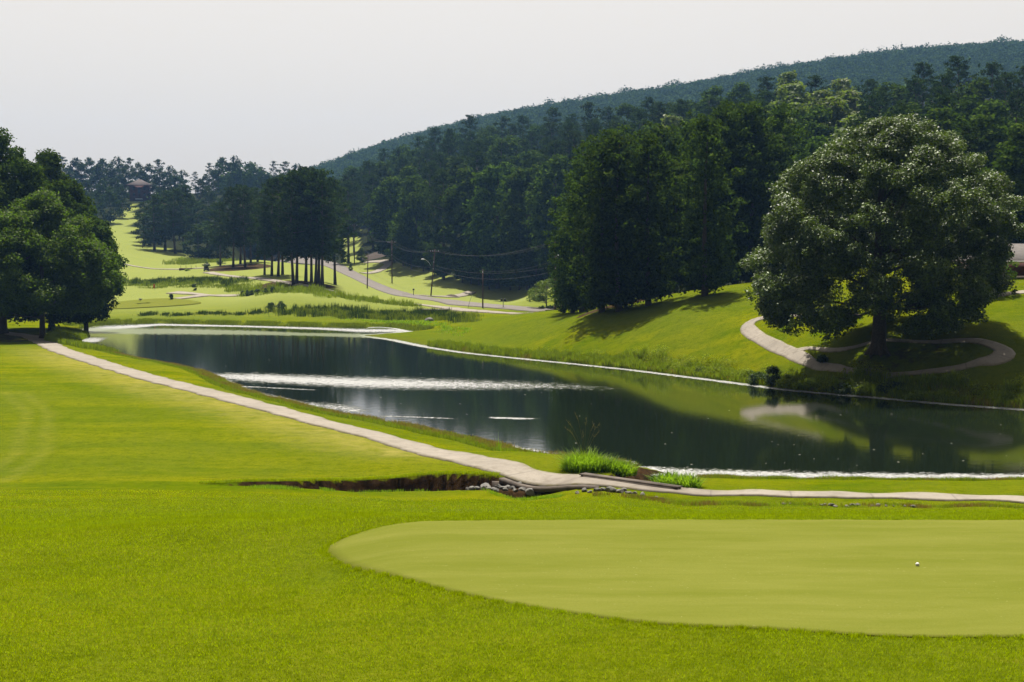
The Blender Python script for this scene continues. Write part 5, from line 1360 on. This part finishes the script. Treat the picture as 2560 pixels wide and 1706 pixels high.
def bridge():
    a = P(451, 672, 400); z0 = gz(a[0], 400); r = empty('plank_bridge', (a[0], 400, z0 + .25), -.05)
    MB().box(0, 5.2, -.9, .9, .25, .38).build('deck', M['path'], r)
    MB().box(-.1, 5.3, -.97, -.903, -.35, .34).build('side_beam', M['wood'], r); MB().box(-.1, 5.3, .903, .97, -.35, .34).build('side_beam', M['wood'], r)
    for x_ in (.4, 1.9, 3.4, 4.8): MB().box(x_ - .04, x_ + .04, -.99, -.91, .34, 1.2).build('post', M['wood'], r)
    tag(r, 'small dark plank footbridge on the lower fairway', 'footbridge')
bridge()
def far_culvert():
    a = P(1048, 776, 266); z0 = gz(a[0], 266); r = empty('concrete_culvert', (a[0], 263, z0 - .35), -.12)
    MB().box(0, 5.6, -1.4, 1.6, .55, .95).build('slab', M['path'], r)
    MB().box(.1, .5, -1.3, 1.5, -1.2, .549).build('abutment', M['darkconc'], r); MB().box(5.0, 5.4, -1.3, 1.5, -1.2, .549).build('abutment', M['darkconc'], r)
    MB().box(.5, 5.0, 1.2, 1.5, -1.2, .549).build('back_wall', M['darkconc'], r)
    MB().box(5.61, 7.6, -.9, -.6, -.6, .6).build('wing_wall', M['darkconc'], r)
    tag(r, 'stained concrete culvert slab over the creek below the far path', 'culvert')
far_culvert()
def mound(name, px, Y, rx, ry, h, mat, label, cat):
    n = 20; V = []; x0 = (px - CX) / F * Y
    for j in range(7):
        for i in range(n):
            a = 6.283 * i / n; f = j / 6; V.append([math.cos(a) * rx * f, math.sin(a) * ry * f, 0])
    V = np.array(V); V[:, 2] = ground(V[:, 0] + x0, V[:, 1] + Y) + h * (1 - np.hypot(V[:, 0] / rx, V[:, 1] / ry) ** 2) - .05 + .1 * h * np.sin(V[:, 0] * 5) * np.cos(V[:, 1] * 4)
    z0 = gz(x0, Y); V[:, 2] -= z0
    q = [[j * n + i, j * n + (i + 1) % n, (j + 1) * n + (i + 1) % n, (j + 1) * n + i] for j in range(6) for i in range(n)]
    o = mesh_np(name, V, np.array(q), mat, smooth=True); o.location = (x0, Y, z0 + .06); tag(o, label, cat)
mulchm = simple('dark_mulch', (.04, .028, .02), .95, .4, 2.5, bump=.5)
mound('mulch_bed', 1131, 366, 1.9, 3.0, .55, mulchm, 'dark mulch bed beside the driveway of the lamp pole', 'mulch bed')
mound('mulch_bed', 950, 478, 6.5, 8, 1.1, mulchm, 'dark mound beyond the curved driveway at the road top', 'mulch bed')
mound('mulch_bed', 1366, 262.5, 1.8, 1.5, .25, mulchm, 'mulched bed under the small yellow tree', 'mulch bed')

# ------------------------------------------------------------------ haze
m, nt, out = newmat('valley_haze')
pv = N(nt, 'ShaderNodeVolumePrincipled'); HZ = .000095
pv.inputs['Color'].default_value = (.26, .52, 1.0, 1); pv.inputs['Density'].default_value = HZ; pv.inputs['Anisotropy'].default_value = .35
nt.links.new(pv.outputs[0], out.inputs['Volume'])
zl, zh = float(GZ.min()) - 1.5, float(GZ.max()) + 45
mb = MB(); mb.box(-1400, 1400, -120, 2450, zl, zh); tag(mb.build('haze', m), 'pale blue haze filling the valley', 'haze', kind='stuff')

# ------------------------------------------------------------------ light, sky, camera
SUN_EL, SUN_AZ = math.radians(70), math.radians(-6)     # azimuth measured from +Y towards +X
world = bpy.data.worlds.new("World"); scene.world = world; world.use_nodes = True
nt = world.node_tree; nt.nodes.clear()
sky = nt.nodes.new('ShaderNodeTexSky'); sky.sky_type = 'NISHITA'; sky.sun_disc = False
sky.sun_elevation = SUN_EL; sky.sun_rotation = SUN_AZ; sky.air_density = 1.0; sky.dust_density = 5.0; sky.ozone_density = 1.0
hs = nt.nodes.new('ShaderNodeHueSaturation'); hs.inputs['Saturation'].default_value = .22
mxs = nt.nodes.new('ShaderNodeMix'); mxs.data_type = 'RGBA'; mxs.inputs[0].default_value = .75      # veiled summer sky: mostly even white haze
mxs.inputs[7].default_value = (2.98, 2.62, 2.14, 1)
bg = nt.nodes.new('ShaderNodeBackground'); bg.inputs['Strength'].default_value = .101
wo = nt.nodes.new('ShaderNodeOutputWorld')
nt.links.new(sky.outputs[0], hs.inputs['Color']); nt.links.new(hs.outputs[0], mxs.inputs[6]); 
# the hazy sky is brightest on the sunward side and duller and bluer on the far side
tcw = nt.nodes.new('ShaderNodeTexCoord'); dp = nt.nodes.new('ShaderNodeVectorMath'); dp.operation = 'DOT_PRODUCT'
dp.inputs[1].default_value = (math.sin(SUN_AZ), math.cos(SUN_AZ), .15); nt.links.new(tcw.outputs['Generated'], dp.inputs[0])
mr = nt.nodes.new('ShaderNodeMapRange'); mr.interpolation_type = 'SMOOTHSTEP'; mr.inputs['From Min'].default_value = -.7; mr.inputs['From Max'].default_value = .75
mr.inputs['To Min'].default_value = .24; mr.inputs['To Max'].default_value = 1.0; nt.links.new(dp.outputs['Value'], mr.inputs['Value'])
vm = nt.nodes.new('ShaderNodeVectorMath'); vm.operation = 'SCALE'; nt.links.new(mxs.outputs[2], vm.inputs[0]); nt.links.new(mr.outputs[0], vm.inputs['Scale'])
nt.links.new(vm.outputs[0], bg.inputs['Color']); nt.links.new(bg.outputs[0], wo.inputs[0])
sl = bpy.data.lights.new('sun', 'SUN'); sl.energy = 3.9; sl.angle = math.radians(.55); sl.color = (1.0, .94, .84)
so = bpy.data.objects.new('sun', sl); COL.objects.link(so)
sd = Vector((math.sin(SUN_AZ) * math.cos(SUN_EL), math.cos(SUN_AZ) * math.cos(SUN_EL), math.sin(SUN_EL)))
so.rotation_euler = sd.to_track_quat('Z', 'Y').to_euler(); so.location = (0, 60, 90)

cam = bpy.data.cameras.new('camera'); co = bpy.data.objects.new('camera', cam); COL.objects.link(co)
cam.sensor_width = 36; cam.lens = F / 2560 * 36; cam.clip_start = .5; cam.clip_end = 6000
co.location = (0, 0, H); co.rotation_euler = (math.pi / 2 - TH, 0, 0)
scene.camera = co
vs = scene.view_settings; vs.view_transform = 'Standard'; vs.look = 'None'; vs.exposure = 1.4; vs.gamma = 1; vs.use_curve_mapping = False
cy = scene.cycles; cy.max_bounces = 6; cy.diffuse_bounces = 3; cy.glossy_bounces = 3; cy.transmission_bounces = 4; cy.volume_bounces = 0; cy.transparent_max_bounces = 6
cy.use_denoising = True
print('trees on the hill', nh, 'objects', len(bpy.data.objects))
